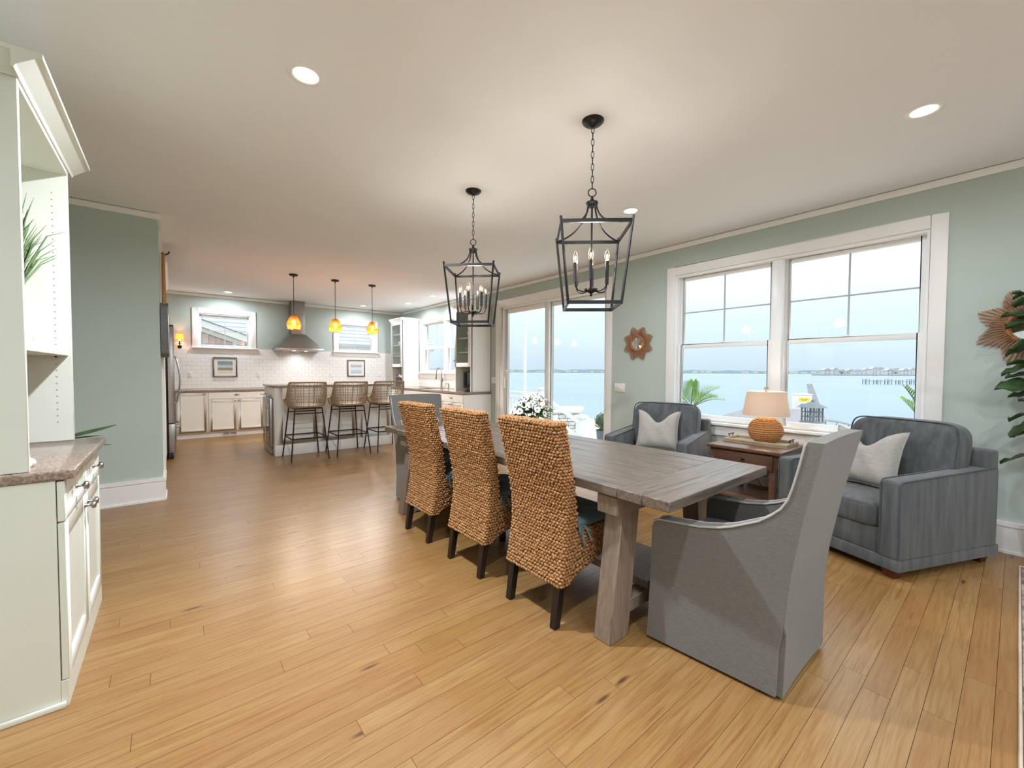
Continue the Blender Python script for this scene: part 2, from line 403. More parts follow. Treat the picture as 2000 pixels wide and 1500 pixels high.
# rug: faded oriental pattern
m = MN('rug_pile'); v = m.world()
vo = m.n('ShaderNodeTexVoronoi', Scale=16.0); m.l(m.world((1, .55, 1)), vo.inputs['Vector'])
c_ = m.ramp(m.noise(v, 11, 6, .7, .8), [(.3, srgb(92, 74, 66)), (.45, srgb(150, 116, 108)), (.55, srgb(186, 158, 150)), (.7, srgb(206, 194, 186))])
m.bsdf(m.mix(m.math('MULTIPLY', vo.outputs['Distance'], .6), c_, srgb(96, 78, 70)), .95, 0, .1, bump=m.noise(v, 260, 2), bstr=.5, bdist=.004)

# abstract paintings
def art(name, stops, sc_=3.0):
    m = MN(name); c = m.n('ShaderNodeTexCoord'); s_ = m.n('ShaderNodeSeparateXYZ'); m.l(c.outputs['Generated'], s_.inputs[0])
    mm = m.n('ShaderNodeMapping'); mm.inputs['Scale'].default_value = (2.0, 1, 7); m.l(c.outputs['Generated'], mm.inputs[0])
    f = m.math('ADD', s_.outputs[2], m.math('MULTIPLY', m.math('SUBTRACT', m.noise(mm.outputs[0], sc_, 5), .5), .22))
    m.bsdf(m.ramp(f, stops), .6)
art('seascape_print', [(0, srgb(214, 206, 196)), (.18, srgb(226, 220, 212)), (.26, srgb(190, 170, 130)), (.36, srgb(120, 108, 70)), (.44, srgb(176, 180, 172)), (.6, srgb(206, 212, 208)), (.72, srgb(132, 160, 166)), (1, srgb(120, 148, 158))])
art('pier_print', [(0, srgb(176, 190, 196)), (.25, srgb(190, 202, 206)), (.4, srgb(216, 220, 220)), (.55, srgb(226, 226, 222)), (.68, srgb(150, 154, 156)), (.78, srgb(196, 200, 202)), (1, srgb(224, 222, 218))])

# outdoors
m = MN('bay_water'); v = m.world((.9, .35, 1)); rip = m.noise(v, 1.6, 4, .6)
b_ = m.bsdf(m.ramp(m.noise(m.world((.02, .004, 1)), 3, 3), [(.3, srgb(112, 140, 160)), (.7, srgb(124, 150, 170))]), .22, 0, .5, bump=rip, bstr=.25, bdist=.05)
m = MN('stone_block'); i = m.noise(m.coord(), 9, 4); ob = m.n('ShaderNodeObjectInfo')
m.bsdf(m.mix(.5, m.ramp(i, [(.3, srgb(178, 184, 188)), (.7, srgb(222, 224, 224))]), m.ramp(ob.outputs['Random'], [(0, srgb(186, 190, 194)), (1, srgb(230, 230, 228))])), .9)
m = MN('cedar_shingle'); i = m.noise(m.coord(scale=(1, 1, .1)), 40, 4); ob = m.n('ShaderNodeObjectInfo')
m.bsdf(m.mix(.5, m.ramp(i, [(.3, srgb(176, 158, 158)), (.7, srgb(202, 186, 186))]), m.ramp(ob.outputs['Random'], [(0, srgb(180, 162, 162)), (1, srgb(208, 194, 194))])), .9)
plain('peg_shadow', (150, 150, 142), .7, var=.05)
plain('dock_post', (138, 146, 154), .8, var=.1)
plain('lantern_grey', (112, 124, 136), .6, var=.08)
plain('roof_pale', (178, 186, 194), .8, var=.05, vs=9)
plain('muntin_grey', (176, 182, 190), .4, var=.02)
# ---------------------------------------------------------------- the room shell
fl = struct('floor', MB().box(-3.0, XW, YF, YB, -.12, -.011), 'floor_joint')
PW, PL = .088, 1.24
planks = []
yy = YF; row = 0
rr = random.Random(3)
while yy < YB:
    x = XL-.6-rr.random()*PL
    while x < XW:
        a, b = max(x, -3.0 if False else -1.7), min(x+PL, XW)
        if b-a > .02: planks.append((a, b, yy, min(yy+PW, YB)))
        x += PL
    yy += PW; row += 1
def seen(pl):
    best = None
    for x in (pl[0], (pl[0]+pl[1])/2, pl[1]):
        d = Vector((x, pl[2], 0))-Vector((0, 0, EYE)); z = d.dot(fw)
        if z > .3:
            px = 1000+F_PX*d.dot(r2)/z; py = 750-F_PX*d.dot(u2)/z
            if -60 < px < 2060 and py < 1560: best = min(best or 99, z)
    return best
def plank_mesh(name, lst):
    vs, fs, rn = [], [], []
    for a, b, c, d in lst:
        k = len(vs); g = .0007
        mb = MB().box(a+g, b-g, c+g, d-g, -.012, 0)
        vs += mb.v; fs += [tuple(i+k for i in f) for f in mb.f]; rn += [rr.random()]*6
    me = bpy.data.meshes.new(name); me.from_pydata(vs, [], fs); me.update()
    at_ = me.attributes.new('rnd', 'FLOAT', 'FACE'); at_.data.foreach_set('value', rn)
    me.materials.append(MAT['oak_plank']); o = bpy.data.objects.new(name, me); COL.objects.link(o); o.parent = fl; return o
sc_pl = sorted([(seen(p), i) for i, p in enumerate(planks) if seen(p)])
near = set(i for _, i in sc_pl[:300])
for i in near: plank_mesh('plank', [planks[i]])
stuff(plank_mesh('plank_field', [p for i, p in enumerate(planks) if i not in near]))

struct('ceiling', MB().box(-3.0, XW+.2, YF-.2, YB+.2, H, H+.15), 'ceiling_paint')
def wall_along(axis, fixed, thick, a0, a1, holes, z1=H):
    mb = MB()
    def bx(a, b, za, zb):
        if b-a < 1e-4 or zb-za < 1e-4: return
        if axis == 'y': mb.box(fixed, fixed+thick, a, b, za, zb)
        else: mb.box(a, b, fixed, fixed+thick, za, zb)
    cur = a0
    for h0, h1, za, zb in sorted(holes):
        bx(cur, h0, 0, z1); bx(h0, h1, 0, za); bx(h0, h1, zb, z1); cur = h1
    bx(cur, a1, 0, z1); return mb
WIN = (.47, 2.625, .745, 2.445); DOOR = (3.64, 6.06, 0, 2.46); KWIN = (7.05, 9.14, 1.26, 2.44); XWIN = (-3.3, -1.1, .745, 2.445)
wall_right = struct('wall_right', wall_along('y', XW, .16, YF-.16, YB+.16, [WIN, DOOR, KWIN, XWIN]), 'wall_paint')
BW = [(.40, 1.285, 1.75, 2.43), (3.065, 3.945, 1.75, 2.43)]
wall_back = struct('wall_back', wall_along('x', YB, .16, -3.0, XW, BW), 'wall_paint')
struct('wall_left', MB().box(XL-.15, XL, YF, YS, 0, H), 'wall_paint')
struct('wall_stub', MB().box(XL-.15, XS, YS, YS+1.12, 0, H), 'wall_paint')
struct('wall_side', MB().box(-1.0, -.86, YS+1.12, YB, 0, H), 'wall_paint')
FWIN = (.1, 3.7, .75, 2.45)
struct('wall_front', wall_along('x', YF-.16, .16, -3.0, XW, [FWIN]), 'wall_paint')

# crown strip under the ceiling with a thin shadow gap, and baseboards
def run_x(mb, y, s_, x0, x1, z0, z1, t): mb.box(x0, x1, y, y+s_*t, z0, z1); return mb
def run_y(mb, x, s_, y0, y1, z0, z1, t): mb.box(x, x+s_*t, y0, y1, z0, z1); return mb
struct('trim_1', run_y(MB(), XW, -1, YF, YB, H-.062, H-.008, .022), 'trim_white', bevel=.004)
struct('trim_2', run_x(MB(), YB, -1, -.1, XW-.022, H-.062, H-.008, .022), 'trim_white', bevel=.004)
mb = MB(); run_x(mb, YS, -1, XL, XS+.022, H-.062, H-.008, .022); run_y(mb, XS, 1, YS, YS+1.12, H-.062, H-.008, .022); struct('trim_3', mb, 'trim_white')
def baseboard(nm, segs):
    mb = MB()
    for ax, f_, s_, a, b in segs:
        for z0, z1, t in ((0, .018, .028), (0, .195, .018), (.195, .228, .026)):
            (run_y if ax == 'y' else run_x)(mb, f_, s_, a, b, z0, z1, t)
    return struct(nm, mb, 'trim_white')
baseboard('baseboard_right', [('y', XW, -1, YF, 3.535), ('y', XW, -1, 6.17, 6.33)])
baseboard('baseboard_stub', [('x', YS, -1, XL, XS+.018), ('y', XS, 1, YS, YS+.36)])
baseboard('baseboard_left', [('y', XL, 1, YF, 2.26)])
struct('trim_4', MB().box(XS, XS+.014, YS+.36, YS+.47, 0, H-.07).box(XS, XS+.014, YS+.98, YS+1.10, 0, H-.07), 'trim_white')

# ---------------------------------------------------------------- windows and doors
def wempty(name):
    o = bpy.data.objects.new(name, None); COL.objects.link(o); o['kind'] = 'structure'; return o
def sash(par, axis, d0, a0, a1, z0, z1, fr=.045, th=.03, grid_=None, names=('sash', 'muntin', 'pane')):
    """a framed sash; axis 'y' lies in a wall of constant x, 'x' in a wall of constant y"""
    def B(mb, a, b, za, zb, t0=0, t1=None):
        t1 = th if t1 is None else t1
        if axis == 'y': mb.box(d0+t0, d0+t1, a, b, za, zb)
        else: mb.box(a, b, d0+t0, d0+t1, za, zb)
        return mb
    m_ = MB(); B(m_, a0, a0+fr, z0, z1); B(m_, a1-fr, a1, z0, z1); B(m_, a0+fr, a1-fr, z0, z0+fr); B(m_, a0+fr, a1-fr, z1-fr, z1)
    s_ = obj(names[0], m_, 'vinyl_white', par, bevel=.004)
    obj(names[2], B(MB(), a0+fr-.004, a1-fr+.004, z0+fr-.004, z1-fr+.004, th*.5-.002, th*.5+.002), 'pane_glass', s_)
    if grid_:
        for t in range(1, grid_[0]):
            a = a0+fr+(a1-a0-2*fr)*t/grid_[0]; obj(names[1], B(MB(), a-.007, a+.007, z0+fr, z1-fr, th*.3, th*.7), 'muntin_grey', s_)
        for t in range(1, grid_[1]):
            z = z0+fr+(z1-z0-2*fr)*t/grid_[1]; obj(names[1], B(MB(), a0+fr, a1-fr, z-.007, z+.007, th*.28, th*.68), 'muntin_grey', s_)
    return s_
def hung_pair(name, o, rail, cas=.1, stool=True, casing_top=.1):
    y0, y1, z0, z1 = o; w_ = wempty(name); x0 = XW
    c = MB().box(x0-.022, x0, y0-cas, y0, z0-.02, z1+casing_top).box(x0-.022, x0, y1, y1+cas, z0-.02, z1+casing_top).box(x0-.022, x0, y0, y1, z1, z1+casing_top)
    obj('casing', c, 'trim_white', w_, bevel=.003)
    j = MB().box(x0-.002, x0+.15, y0, y0+.02, z0, z1).box(x0-.002, x0+.15, y1-.02, y1, z0, z1).box(x0-.002, x0+.15, y0+.02, y1-.02, z1-.02, z1).box(x0+.02, x0+.16, y0+.02, y1-.02, z0, z0+.02)
    obj('jamb', j, 'vinyl_white', w_)
    ym = (y0+y1)/2
    obj('mullion', MB().box(x0+.01, x0+.15, ym-.045, ym+.045, z0, z1), 'vinyl_white', w_, bevel=.004)
    obj('stool', MB().box(x0-.06, x0+.03, y0-cas-.03, y1+cas+.03, z0-.03, z0), 'trim_white', w_, bevel=.006)
    obj('apron', MB().box(x0-.022, x0, y0-cas, y1+cas, z0-.14, z0-.03), 'trim_white', w_, bevel=.003)
    for a, b in ((y0+.02, ym-.045), (ym+.045, y1-.02)):
        sash(w_, 'y', x0+.095, a, b, rail-.02, z1-.02, .042, .03, (2, 2))
        sash(w_, 'y', x0+.055, a, b, z0+.02, rail+.022, .045, .03)
        obj('sash_lock', MB().box(x0+.048, x0+.075, (a+b)/2-.03, (a+b)/2+.03, rail+.022, rail+.034), 'vinyl_white', w_, bevel=.003)
    return w_
hung_pair('window_1', WIN, 1.605)
hung_pair('window_2', KWIN, 1.83)
hung_pair('window_5', XWIN, 1.605)  # unseen side window behind the camera, added to let in fill daylight
def awning(name, o, fixed):
    x0, x1, z0, z1 = o; w_ = wempty(name); y = fixed
    obj('casing', MB().box(x0-.1, x0, y-.022, y, z0-.01, z1+.1).box(x1, x1+.1, y-.022, y, z0-.01, z1+.1).box(x0, x1, y-.022, y, z1, z1+.1), 'trim_white', w_, bevel=.003)
    obj('jamb', MB().box(x0, x0+.02, y-.002, y+.15, z0, z1).box(x1-.02, x1, y-.002, y+.15, z0, z1).box(x0+.02, x1-.02, y-.002, y+.15, z1-.02, z1).box(x0+.02, x1-.02, y, y+.16, z0, z0+.02), 'vinyl_white', w_)
    obj('stool', MB().box(x0-.13, x1+.13, y-.06, y+.02, z0-.025, z0), 'trim_white', w_, bevel=.006)
    obj('apron', MB().box(x0-.1, x1+.1, y-.024, y, z0-.11, z0-.025), 'trim_white', w_, bevel=.003)
    sash(w_, 'x', y+.06, x0+.02, x1-.02, z0+.02, z1-.02, .035, .03, (2, 2))
    obj('sash_lock', MB().box((x0+x1)/2-.02, (x0+x1)/2+.02, y+.045, y+.06, z0+.02, z0+.05), 'vinyl_white', w_, bevel=.003)
for i, o in enumerate(BW): awning('window_%d' % (i+3), o, YB)
# wall behind the camera: wide unseen window added for fill daylight
w_ = wempty('window_6')
for k in range(3): sash(w_, 'x', YF-.1, FWIN[0]+1.2*k, FWIN[0]+1.2*(k+1), FWIN[2], FWIN[3], .05, .04, (2, 2))
# sliding patio door
d_ = wempty('door_1'); y0, y1, z0, z1 = DOOR
obj('casing', MB().box(XW-.022, XW, y0-.1, y0, 0, z1+.14).box(XW-.022, XW, y1, y1+.11, 0, z1+.14).box(XW-.022, XW, y0, y1, z1, z1+.14), 'trim_white', d_, bevel=.003)
obj('door_frame', MB().box(XW-.004, XW+.155, y0, y0+.03, 0, z1).box(XW-.004, XW+.155, y1-.08, y1, 0, z1).box(XW-.004, XW+.155, y0+.03, y1-.08, z1-.035, z1).box(XW, XW+.16, y0+.03, y1-.08, -.01, .03), 'vinyl_white', d_, bevel=.003)
sash(d_, 'y', XW+.045, 4.83, y1-.08, .03, z1-.035, .085, .04, None, ('sliding_panel', 'muntin', 'pane'))
sash(d_, 'y', XW+.095, y0+.03, 4.88, .03, z1-.035, .07, .04, None, ('fixed_panel', 'muntin', 'pane'))
hd = MB().tube([(XW+.045, 5.93, .98), (XW+.005, 5.93, 1.0), (XW+.0, 5.93, 1.08), (XW+.005, 5.93, 1.16), (XW+.045, 5.93, 1.18)], .011, 8)
obj('handle', hd, 'vinyl_white', d_, smooth=50); obj('latch', MB().box(XW+.03, XW+.048, 5.91, 5.95, 1.26, 1.33), 'vinyl_white', d_, bevel=.004)

# ---------------------------------------------------------------- subway tile backsplash
TWD, THT = .1525, .0762
tile_full = None; n_tile = 0; rest = MB()
def tile_box(mb, ax, a, b, za, zb):
    g = .0011
    if ax == 'x': mb.box(a+g, b-g, YB-.011, YB-.002, za+g, zb-g)
    else: mb.box(XW-.011, XW-.002, a+g, b-g, za+g, zb-g)
tl_list = []
for ax, a0, a1, z0, z1 in (('x', -.1, XW, .917, 1.741), ('y', 6.92, YB-.012, .917, 1.235)):
    z = z0; k = 0
    while z < z1-.005:
        a = a0-(TWD/2 if k % 2 else 0)
        while a < a1:
            lo, hi, zt = max(a, a0), min(a+TWD, a1), min(z+THT, z1)
            if hi-lo > .01: tl_list.append((ax, lo, hi, z, zt, hi-lo > TWD-1e-4 and zt-z > THT-1e-4))
            a += TWD
        z += THT; k += 1
grout = struct('trim_5', MB().box(-.1, XW-.002, YB-.006, YB-.0005, .915, 1.742).box(XW-.006, XW-.0005, 6.92, YB-.006, .915, 1.236), 'grout')
grout['label'] = 'pale grout bed of the tiled kitchen backsplash'
tme = None
for ax, lo, hi, z, zt, full in tl_list:
    hidden = lo > 4.25 and ax == 'x'
    if ax == 'x' and full and n_tile < 300 and not hidden:
        if tme is None:
            o = obj('tile', MB().box(0, TWD-.0022, 0, .009, 0, THT-.0022), 'tile_white', grout, bevel=.0015, seg=1); tme = o.data
        else:
            o = bpy.data.objects.new('tile', tme); COL.objects.link(o); o.parent = grout
        o.location = (lo+.0011, YB-.011, z+.0011); n_tile += 1
    else: tile_box(rest, ax, lo, hi, z, zt)
stuff(obj('tile_field', rest, 'tile_white', grout))

# ---------------------------------------------------------------- recessed ceiling lights
WARM = (.91, .97, 1.07)
CAN_W = 22.5
def can(x, y, label, wp=1.0):
    t = thing('recessed_light', label, 'ceiling light', (x, y, H), 0, 'recessed ceiling lights')
    obj('trim_ring', MB().lathe([(.058, -.001), (.062, -.006), (.088, -.004), (.09, 0)], 32, cap=False), 'vinyl_white', t, smooth=60)
    obj('lens', MB().lathe([(.0005, -.0025), (.058, -.0025), (.058, -.0005)], 32), 'can_glow', t)
    light('can_light', 'AREA', (0, 0, -.012), CAN_W*wp, WARM, t, .11, 170)
    return t
can(.552, 2.365, 'lit round recessed light alone in the ceiling above the open floor', 2.1)
can(3.385, .387, 'lit round recessed light in the ceiling above the angled armchair and fig plant', 0.32)
can(3.365, 2.357, 'lit round recessed light between the black lantern and the window wall', 0.5)
can(.861, 9.84, 'small lit recessed light above the kitchen window beside the refrigerator', 0.5)
can(3.486, 9.786, 'small lit recessed light above the kitchen window beside the glass cabinet', 0.5)
can(4.128, 8.74, 'small lit recessed light above the kitchen sink window', 0.5)
can(4.098, 7.567, 'small lit recessed light near the glass cabinet with the television', 0.9)
can(.552, .387, 'recessed light in the ceiling beside the white built-in cabinet crown', 0.8)
can(.552, -1.7, 'added unseen fill light in the ceiling of the seating side of the room', 1.0)  # cans from here down are unseen, added to brighten the room
can(3.385, -1.7, 'added unseen fill light in the ceiling beside the rear seating window', 0.2)
can(1.97, -.9, 'added unseen fill light in the ceiling over the area rug', 0.5)
can(-.45, -2.6, 'added unseen fill light in the ceiling near the plain rear wall corner', 1.0)
can(1.97, -3.3, 'added unseen fill light in the ceiling near the wide rear window', 0.6)
plain('register_dark', (96, 86, 76), .7, var=.1)
plain('hutch_back', (188, 192, 180), .5, var=.02)
# ---------------------------------------------------------------- kitchen helpers
def front(par, kind, axis, f_, s_, a0, a1, z0, z1, mat='cabinet_white', rail=.055, panel=True, glass=False):
    """a shaker front: axis 'x' = lies in a plane of constant y (=f_), s_ points out of the cabinet"""
    def B(mb, a, b, za, zb, t0, t1):
        if axis == 'x': mb.box(a, b, f_+s_*t0, f_+s_*t1, za, zb)
        else: mb.box(f_+s_*t0, f_+s_*t1, a, b, za, zb)
        return mb
    g = .0018; a0 += g; a1 -= g; z0 += g; z1 -= g
    m_ = MB()
    if panel:
        B(m_, a0, a0+rail, z0, z1, 0, .02); B(m_, a1-rail, a1, z0, z1, 0, .02); B(m_, a0+rail, a1-rail, z0, z0+rail, 0, .02); B(m_, a0+rail, a1-rail, z1-rail, z1, 0, .02)
        if not glass: B(m_, a0+rail, a1-rail, z0+rail, z1-rail, 0, .009)
    else: B(m_, a0, a1, z0, z1, 0, .02)
    o = obj(kind, m_, mat, par, bevel=.0015, seg=1)
    if glass: obj('pane', B(MB(), a0+rail-.003, a1-rail+.003, z0+rail-.003, z1-rail+.003, .006, .010), 'cabinet_glass', o)
    return o
def knob(par, axis, f_, s_, a, z, r=.014, mat='nickel', scale=1.0):
    pr = [(.009, 0), (.009, .004), (.005, .008), (.005, .018), (r*.9, .022), (r, .028), (r*.8, .034), (.001, .036)]
    pr = [(q[0]*scale, q[1]*scale*s_) for q in pr]
    c = (a, f_, z) if axis == 'x' else (f_, a, z)
    return obj('knob', MB().lathe(pr, 16, c, 'y' if axis == 'x' else 'x'), mat, par, smooth=50)
def cup_pull(par, axis, f_, s_, a, z, w_=.045):
    m_ = MB()
    def f(u, v):
        t = pi*u; b = pi/2*v; xx = w_*cos(t); out_ = .026*sin(t)*cos(b)**.6+.001; zz = .026*sin(b)*(.4+.6*sin(t))
        return (a+xx, f_+s_*out_, z+zz) if axis == 'x' else (f_+s_*out_, a+xx, z+zz)
    m_.grid(f, 13, 7); return obj('cup_pull', m_, 'nickel', par, smooth=60)

# ---------------------------------------------------------------- back run of base cabinets
FY = YB-.605
def base_cab(name, label, x0, x1, layout):
    t = thing(name, label, 'cabinet', ((x0+x1)/2, FY, 0), 0, 'base cabinets along the kitchen wall'); cx = (x0+x1)/2
    def A(v): return v-cx
    obj('carcass', MB().box(A(x0), A(x1), 0, .59, .105, .872), 'cabinet_white', t)
    obj('toe_kick', MB().box(A(x0), A(x1), .055, .59, 0, .105), 'trim_white', t)
    if layout == 'single':
        d = front(t, 'door', 'x', 0, -1, A(x0+.012), A(x1-.004), .115, .865); knob(d, 'x', -.02, -1, A(x1)-.045, .835)
    else:
        d = front(t, 'drawer', 'x', 0, -1, A(x0+.004), A(x1-.004), .735, .865, panel=False); cup_pull(d, 'x', -.02, -1, 0, .80)
        d = front(t, 'door', 'x', 0, -1, A(x0+.004), 0, .115, .73); knob(d, 'x', -.02, -1, -.032, .695)
        d = front(t, 'door', 'x', 0, -1, 0, A(x1-.004), .115, .73); knob(d, 'x', -.02, -1, .032, .695)
    return t
base_cab('base_cabinet', 'white one-door base cabinet beside the stainless refrigerator', .03, .506, 'single')
base_cab('base_cabinet', 'white base cabinet with one cup-pull drawer over two doors above floor register', .508, 1.436, 'double')
base_cab('base_cabinet', 'white base cabinet along the tiled wall hidden beyond the kitchen island', 1.438, 2.5, 'double')
base_cab('base_cabinet', 'white base cabinet under the second kitchen window beyond the island', 2.502, 3.42, 'double')
base_cab('base_cabinet', 'white one-door base cabinet in the corner under the second kitchen window', 3.422, 4.05, 'single')
t = thing('floor_register', 'beige louvred floor register set in the cabinet toe kick', 'vent', (.848, FY+.052, .05))
obj('register_frame', MB().box(-.125, .125, -.004, .002, -.036, .036), 'trim_white', t, bevel=.002)
for k in (-1, 1):
    obj('grille', MB().box(k*.058-.052, k*.058+.052, -.006, -.003, -.022, .022), 'register_dark', t)
    mb = MB()
    for j in range(9): mb.box(k*.058-.05+j*.0125, k*.058-.047+j*.0125, -.008, -.005, -.022, .022)
    obj('louver', mb, 'trim_white', t)

# ---------------------------------------------------------------- right run of base cabinets, sink, countertop
FX = 4.06
def base_cab_r(name, label, y0, y1):
    cy_ = (y0+y1)/2; t = thing(name, label, 'cabinet', (FX, cy_, 0), 0, 'base cabinets along the sink wall')
    obj('carcass', MB().box(0, XW-FX-.005, y0-cy_, y1-cy_, .105, .865), 'cabinet_white', t)
    obj('toe_kick', MB().box(.055, XW-FX-.005, y0-cy_, y1-cy_, 0, .105), 'trim_white', t)
    h_ = (y1-y0)/2-.004
    d = front(t, 'drawer', 'y', 0, -1, -h_, h_, .715, .86, panel=False); cup_pull(d, 'y', -.02, -1, 0, .79)
    d = front(t, 'door', 'y', 0, -1, -h_, 0, .115, .71); knob(d, 'y', -.02, -1, -.03, .675)
    d = front(t, 'door', 'y', 0, -1, 0, h_, .115, .71); knob(d, 'y', -.02, -1, .03, .675)
    return t
base_cab_r('base_cabinet', 'white end base cabinet with cup pull under the small television', 6.335, 7.16)
base_cab_r('base_cabinet', 'white base cabinet under the kitchen sink', 7.162, 8.6)
base_cab_r('base_cabinet', 'white corner base cabinet between sink and tiled wall', 8.602, 9.74)
mb = MB()
zt0, zt1 = .875, .913
mb.box(-.02, 4.03, YB-.65, YB-.012, zt0, zt1)
sk = (4.16, 4.50, 7.80, 8.57)
mb.box(4.03, sk[0], 6.315, YB-.012, zt0, zt1).box(sk[1], XW-.012, 6.315, YB-.012, zt0, zt1).box(sk[0], sk[1], 6.315, sk[2], zt0, zt1).box(sk[0], sk[1], sk[3], YB-.012, zt0, zt1)
tag(obj('countertop', mb, 'granite'), 'brown speckled granite countertop running along both kitchen walls', 'countertop')
t = thing('kitchen_sink', 'dark undermount kitchen sink below the kitchen window', 'sink', ((sk[0]+sk[1])/2, (sk[2]+sk[3])/2, .7))
a, b = (sk[1]-sk[0])/2, (sk[3]-sk[2])/2
obj('basin', MB().box(-a, a, -b, b, 0, .006).box(-a, -a+.006, -b, b, 0, .2).box(a-.006, a, -b, b, 0, .2).box(-a, a, -b, -b+.006, 0, .2).box(-a, a, b-.006, b, 0, .2), 'nickel', t)
obj('drain', MB().lathe([(.04, .006), (.04, .010), (.03, .011), (.001, .009)], 20), 'chrome', t, smooth=40)
t = thing('kitchen_faucet', 'tall gooseneck kitchen faucet with side lever at the sink', 'faucet', (4.55, 8.0, .913))
obj('base', MB().lathe([(.028, 0), (.028, .01), (.022, .03), (.021, .17), (.017, .2), (.001, .2)], 16), 'nickel', t, smooth=50)
pth = [(0, 0, .18), (0, 0, .33)]+[(-.0, .115-.115*cos(q), .33+.12*sin(q)) for q in [pi*k/10 for k in range(1, 11)]]+[(0, .235, .27)]
obj('spout', MB().tube(pth, .0125, 10), 'nickel', t, smooth=60)
obj('spray_head', MB().lathe([(.013, .29), (.016, .26), (.018, .2), (.015, .19)], 12, (0, .237, 0)), 'nickel', t, smooth=50)
obj('lever', MB().tube([(0, -.02, .14), (0, -.045, .15), (0, -.06, .24)], [.014, .012, .008], 8), 'nickel', t, smooth=50)
t = thing('soap_dispenser', 'small steel soap dispenser beside the gooseneck faucet', 'soap dispenser', (4.55, 7.70, .913))
obj('body', MB().lathe([(.018, 0), (.018, .01), (.014, .02), (.014, .1), (.001, .1)], 14), 'nickel', t, smooth=50)
obj('nozzle', MB().tube([(0, 0, .09), (0, 0, .11), (-.06, 0, .112)], .008, 8), 'nickel', t, smooth=50)

# ---------------------------------------------------------------- glass-door hutches on the counter
def hutch(label, y0, y1, zdoor, ztop, x0=4.235):
    cy_ = (y0+y1)/2; h_ = (y1-y0)/2; dp = XW-x0-.013
    t = thing('glass_cabinet', label, 'cabinet', (x0, cy_, .914), 0, 'glass-door counter cabinets'); zz = lambda z: z-.914
    obj('side_panel', MB().box(0, dp, -h_, -h_+.02, 0, zz(ztop)), 'cabinet_white', t)
    obj('side_panel', MB().box(0, dp, h_-.02, h_, 0, zz(ztop)), 'cabinet_white', t)
    obj('back_panel', MB().box(dp-.012, dp, -h_+.02, h_-.02, 0, zz(ztop)), 'hutch_back', t)
    obj('top_panel', MB().box(0, dp, -h_+.02, h_-.02, zz(ztop)-.02, zz(ztop)), 'cabinet_white', t)
    for k in range(4):
        z = zdoor+.02+(ztop-zdoor-.06)*k/4
        obj('shelf', MB().box(.02, dp-.012, -h_+.02, h_-.02, zz(z)-.018, zz(z)), 'cabinet_white', t)
    obj('face_frame', MB().box(-.002, .018, -h_, -h_+.035, 0, zz(ztop)).box(-.002, .018, h_-.035, h_, 0, zz(ztop)).box(-.002, .018, -h_+.035, h_-.035, zz(ztop)-.05, zz(ztop)), 'cabinet_white', t)
    d = front(t, 'door', 'y', -.002, -1, -h_+.006, h_-.006, zz(zdoor), zz(ztop)-.01, rail=.075, glass=True); knob(d, 'y', -.022, -1, h_-.04 if y0 < 7 else -h_+.04, zz(zdoor)+.12)
    pr = [(0, 0), (-.012, 0), (-.02, .02), (-.05, .05), (-.055, .075), (0, .075)]
    mb = MB().prism([(p[0], p[1]+zz(ztop)) for p in pr], -h_-.05, h_+.05, 'y')
    pr2 = [(-h_+.0, zz(ztop)), (-h_-.012, zz(ztop)), (-h_-.02, zz(ztop)+.02), (-h_-.05, zz(ztop)+.05), (-h_-.055, zz(ztop)+.075), (-h_, zz(ztop)+.075)]
    mb.prism(pr2, -.05, dp, 'x'); mb.box(0, dp, -h_, h_+.05, zz(ztop), zz(ztop)+.075)
    obj('crown', mb, 'cabinet_white', t)
    return t, [zdoor+.02+(ztop-zdoor-.06)*k/4 for k in range(4)], cy_, x0
_, zs, cyf, xf_ = hutch('white glass-door cabinet standing in the tiled kitchen corner', 9.30, 9.93, 1.385, 2.49)
_, zn, cyn, xn_ = hutch('white glass-door cabinet above the small black television', 6.35, 6.93, 1.375, 2.50)
def dish(kind, label, cat, prof, loc, grp):
    o = obj(kind, MB().lathe(prof, 24), 'white_china', smooth=50, loc=loc); return tag(o, label, cat, grp)
bowl = [(.03, 0), (.05, .004), (.085, .05), (.1, .085), (.095, .085), (.08, .05), (.045, .012), (.001, .010)]
plate = [(.06, 0), (.08, .004), (.13, .016), (.128, .019), (.08, .008), (.001, .007)]
dish('serving_bowl', 'white serving bowl on the shelf above the plates in cabinet with television', 'bowl', [(r*1.15, z*1.2) for r, z in bowl], (xn_+.18, cyn-.04, zn[2]+.001), None)
for k in range(5): dish('dinner_plate', 'white dinner plate in a stack inside the glass cabinet over the television', 'plate', plate, (xn_+.18, cyn-.02, zn[1]+.001+k*.014), 'stacked dinner plates')
for k in range(3): dish('platter', 'low white dish on the bottom shelf of the cabinet over the television', 'plate', plate, (xn_+.18, cyn-.03, zn[0]+.001+k*.014), 'low white dishes')
cup = [(.02, 0), (.03, .003), (.036, .05), (.038, .09), (.035, .09), (.032, .05), (.025, .008), (.001, .007)]
for k in range(3): dish('drinking_cup', 'small white cup on the bottom shelf of the corner glass cabinet', 'cup', cup, (xf_+.12+.02*k, cyf-.15+.12*k, zs[0]+.001), 'cups in the corner cabinet')
for k in range(3): dish('drinking_cup', 'small white cup on the upper shelf of the corner glass cabinet', 'cup', cup, (xf_+.12, cyf-.15+.12*k, zs[2]+.001), 'cups on the upper corner shelf')
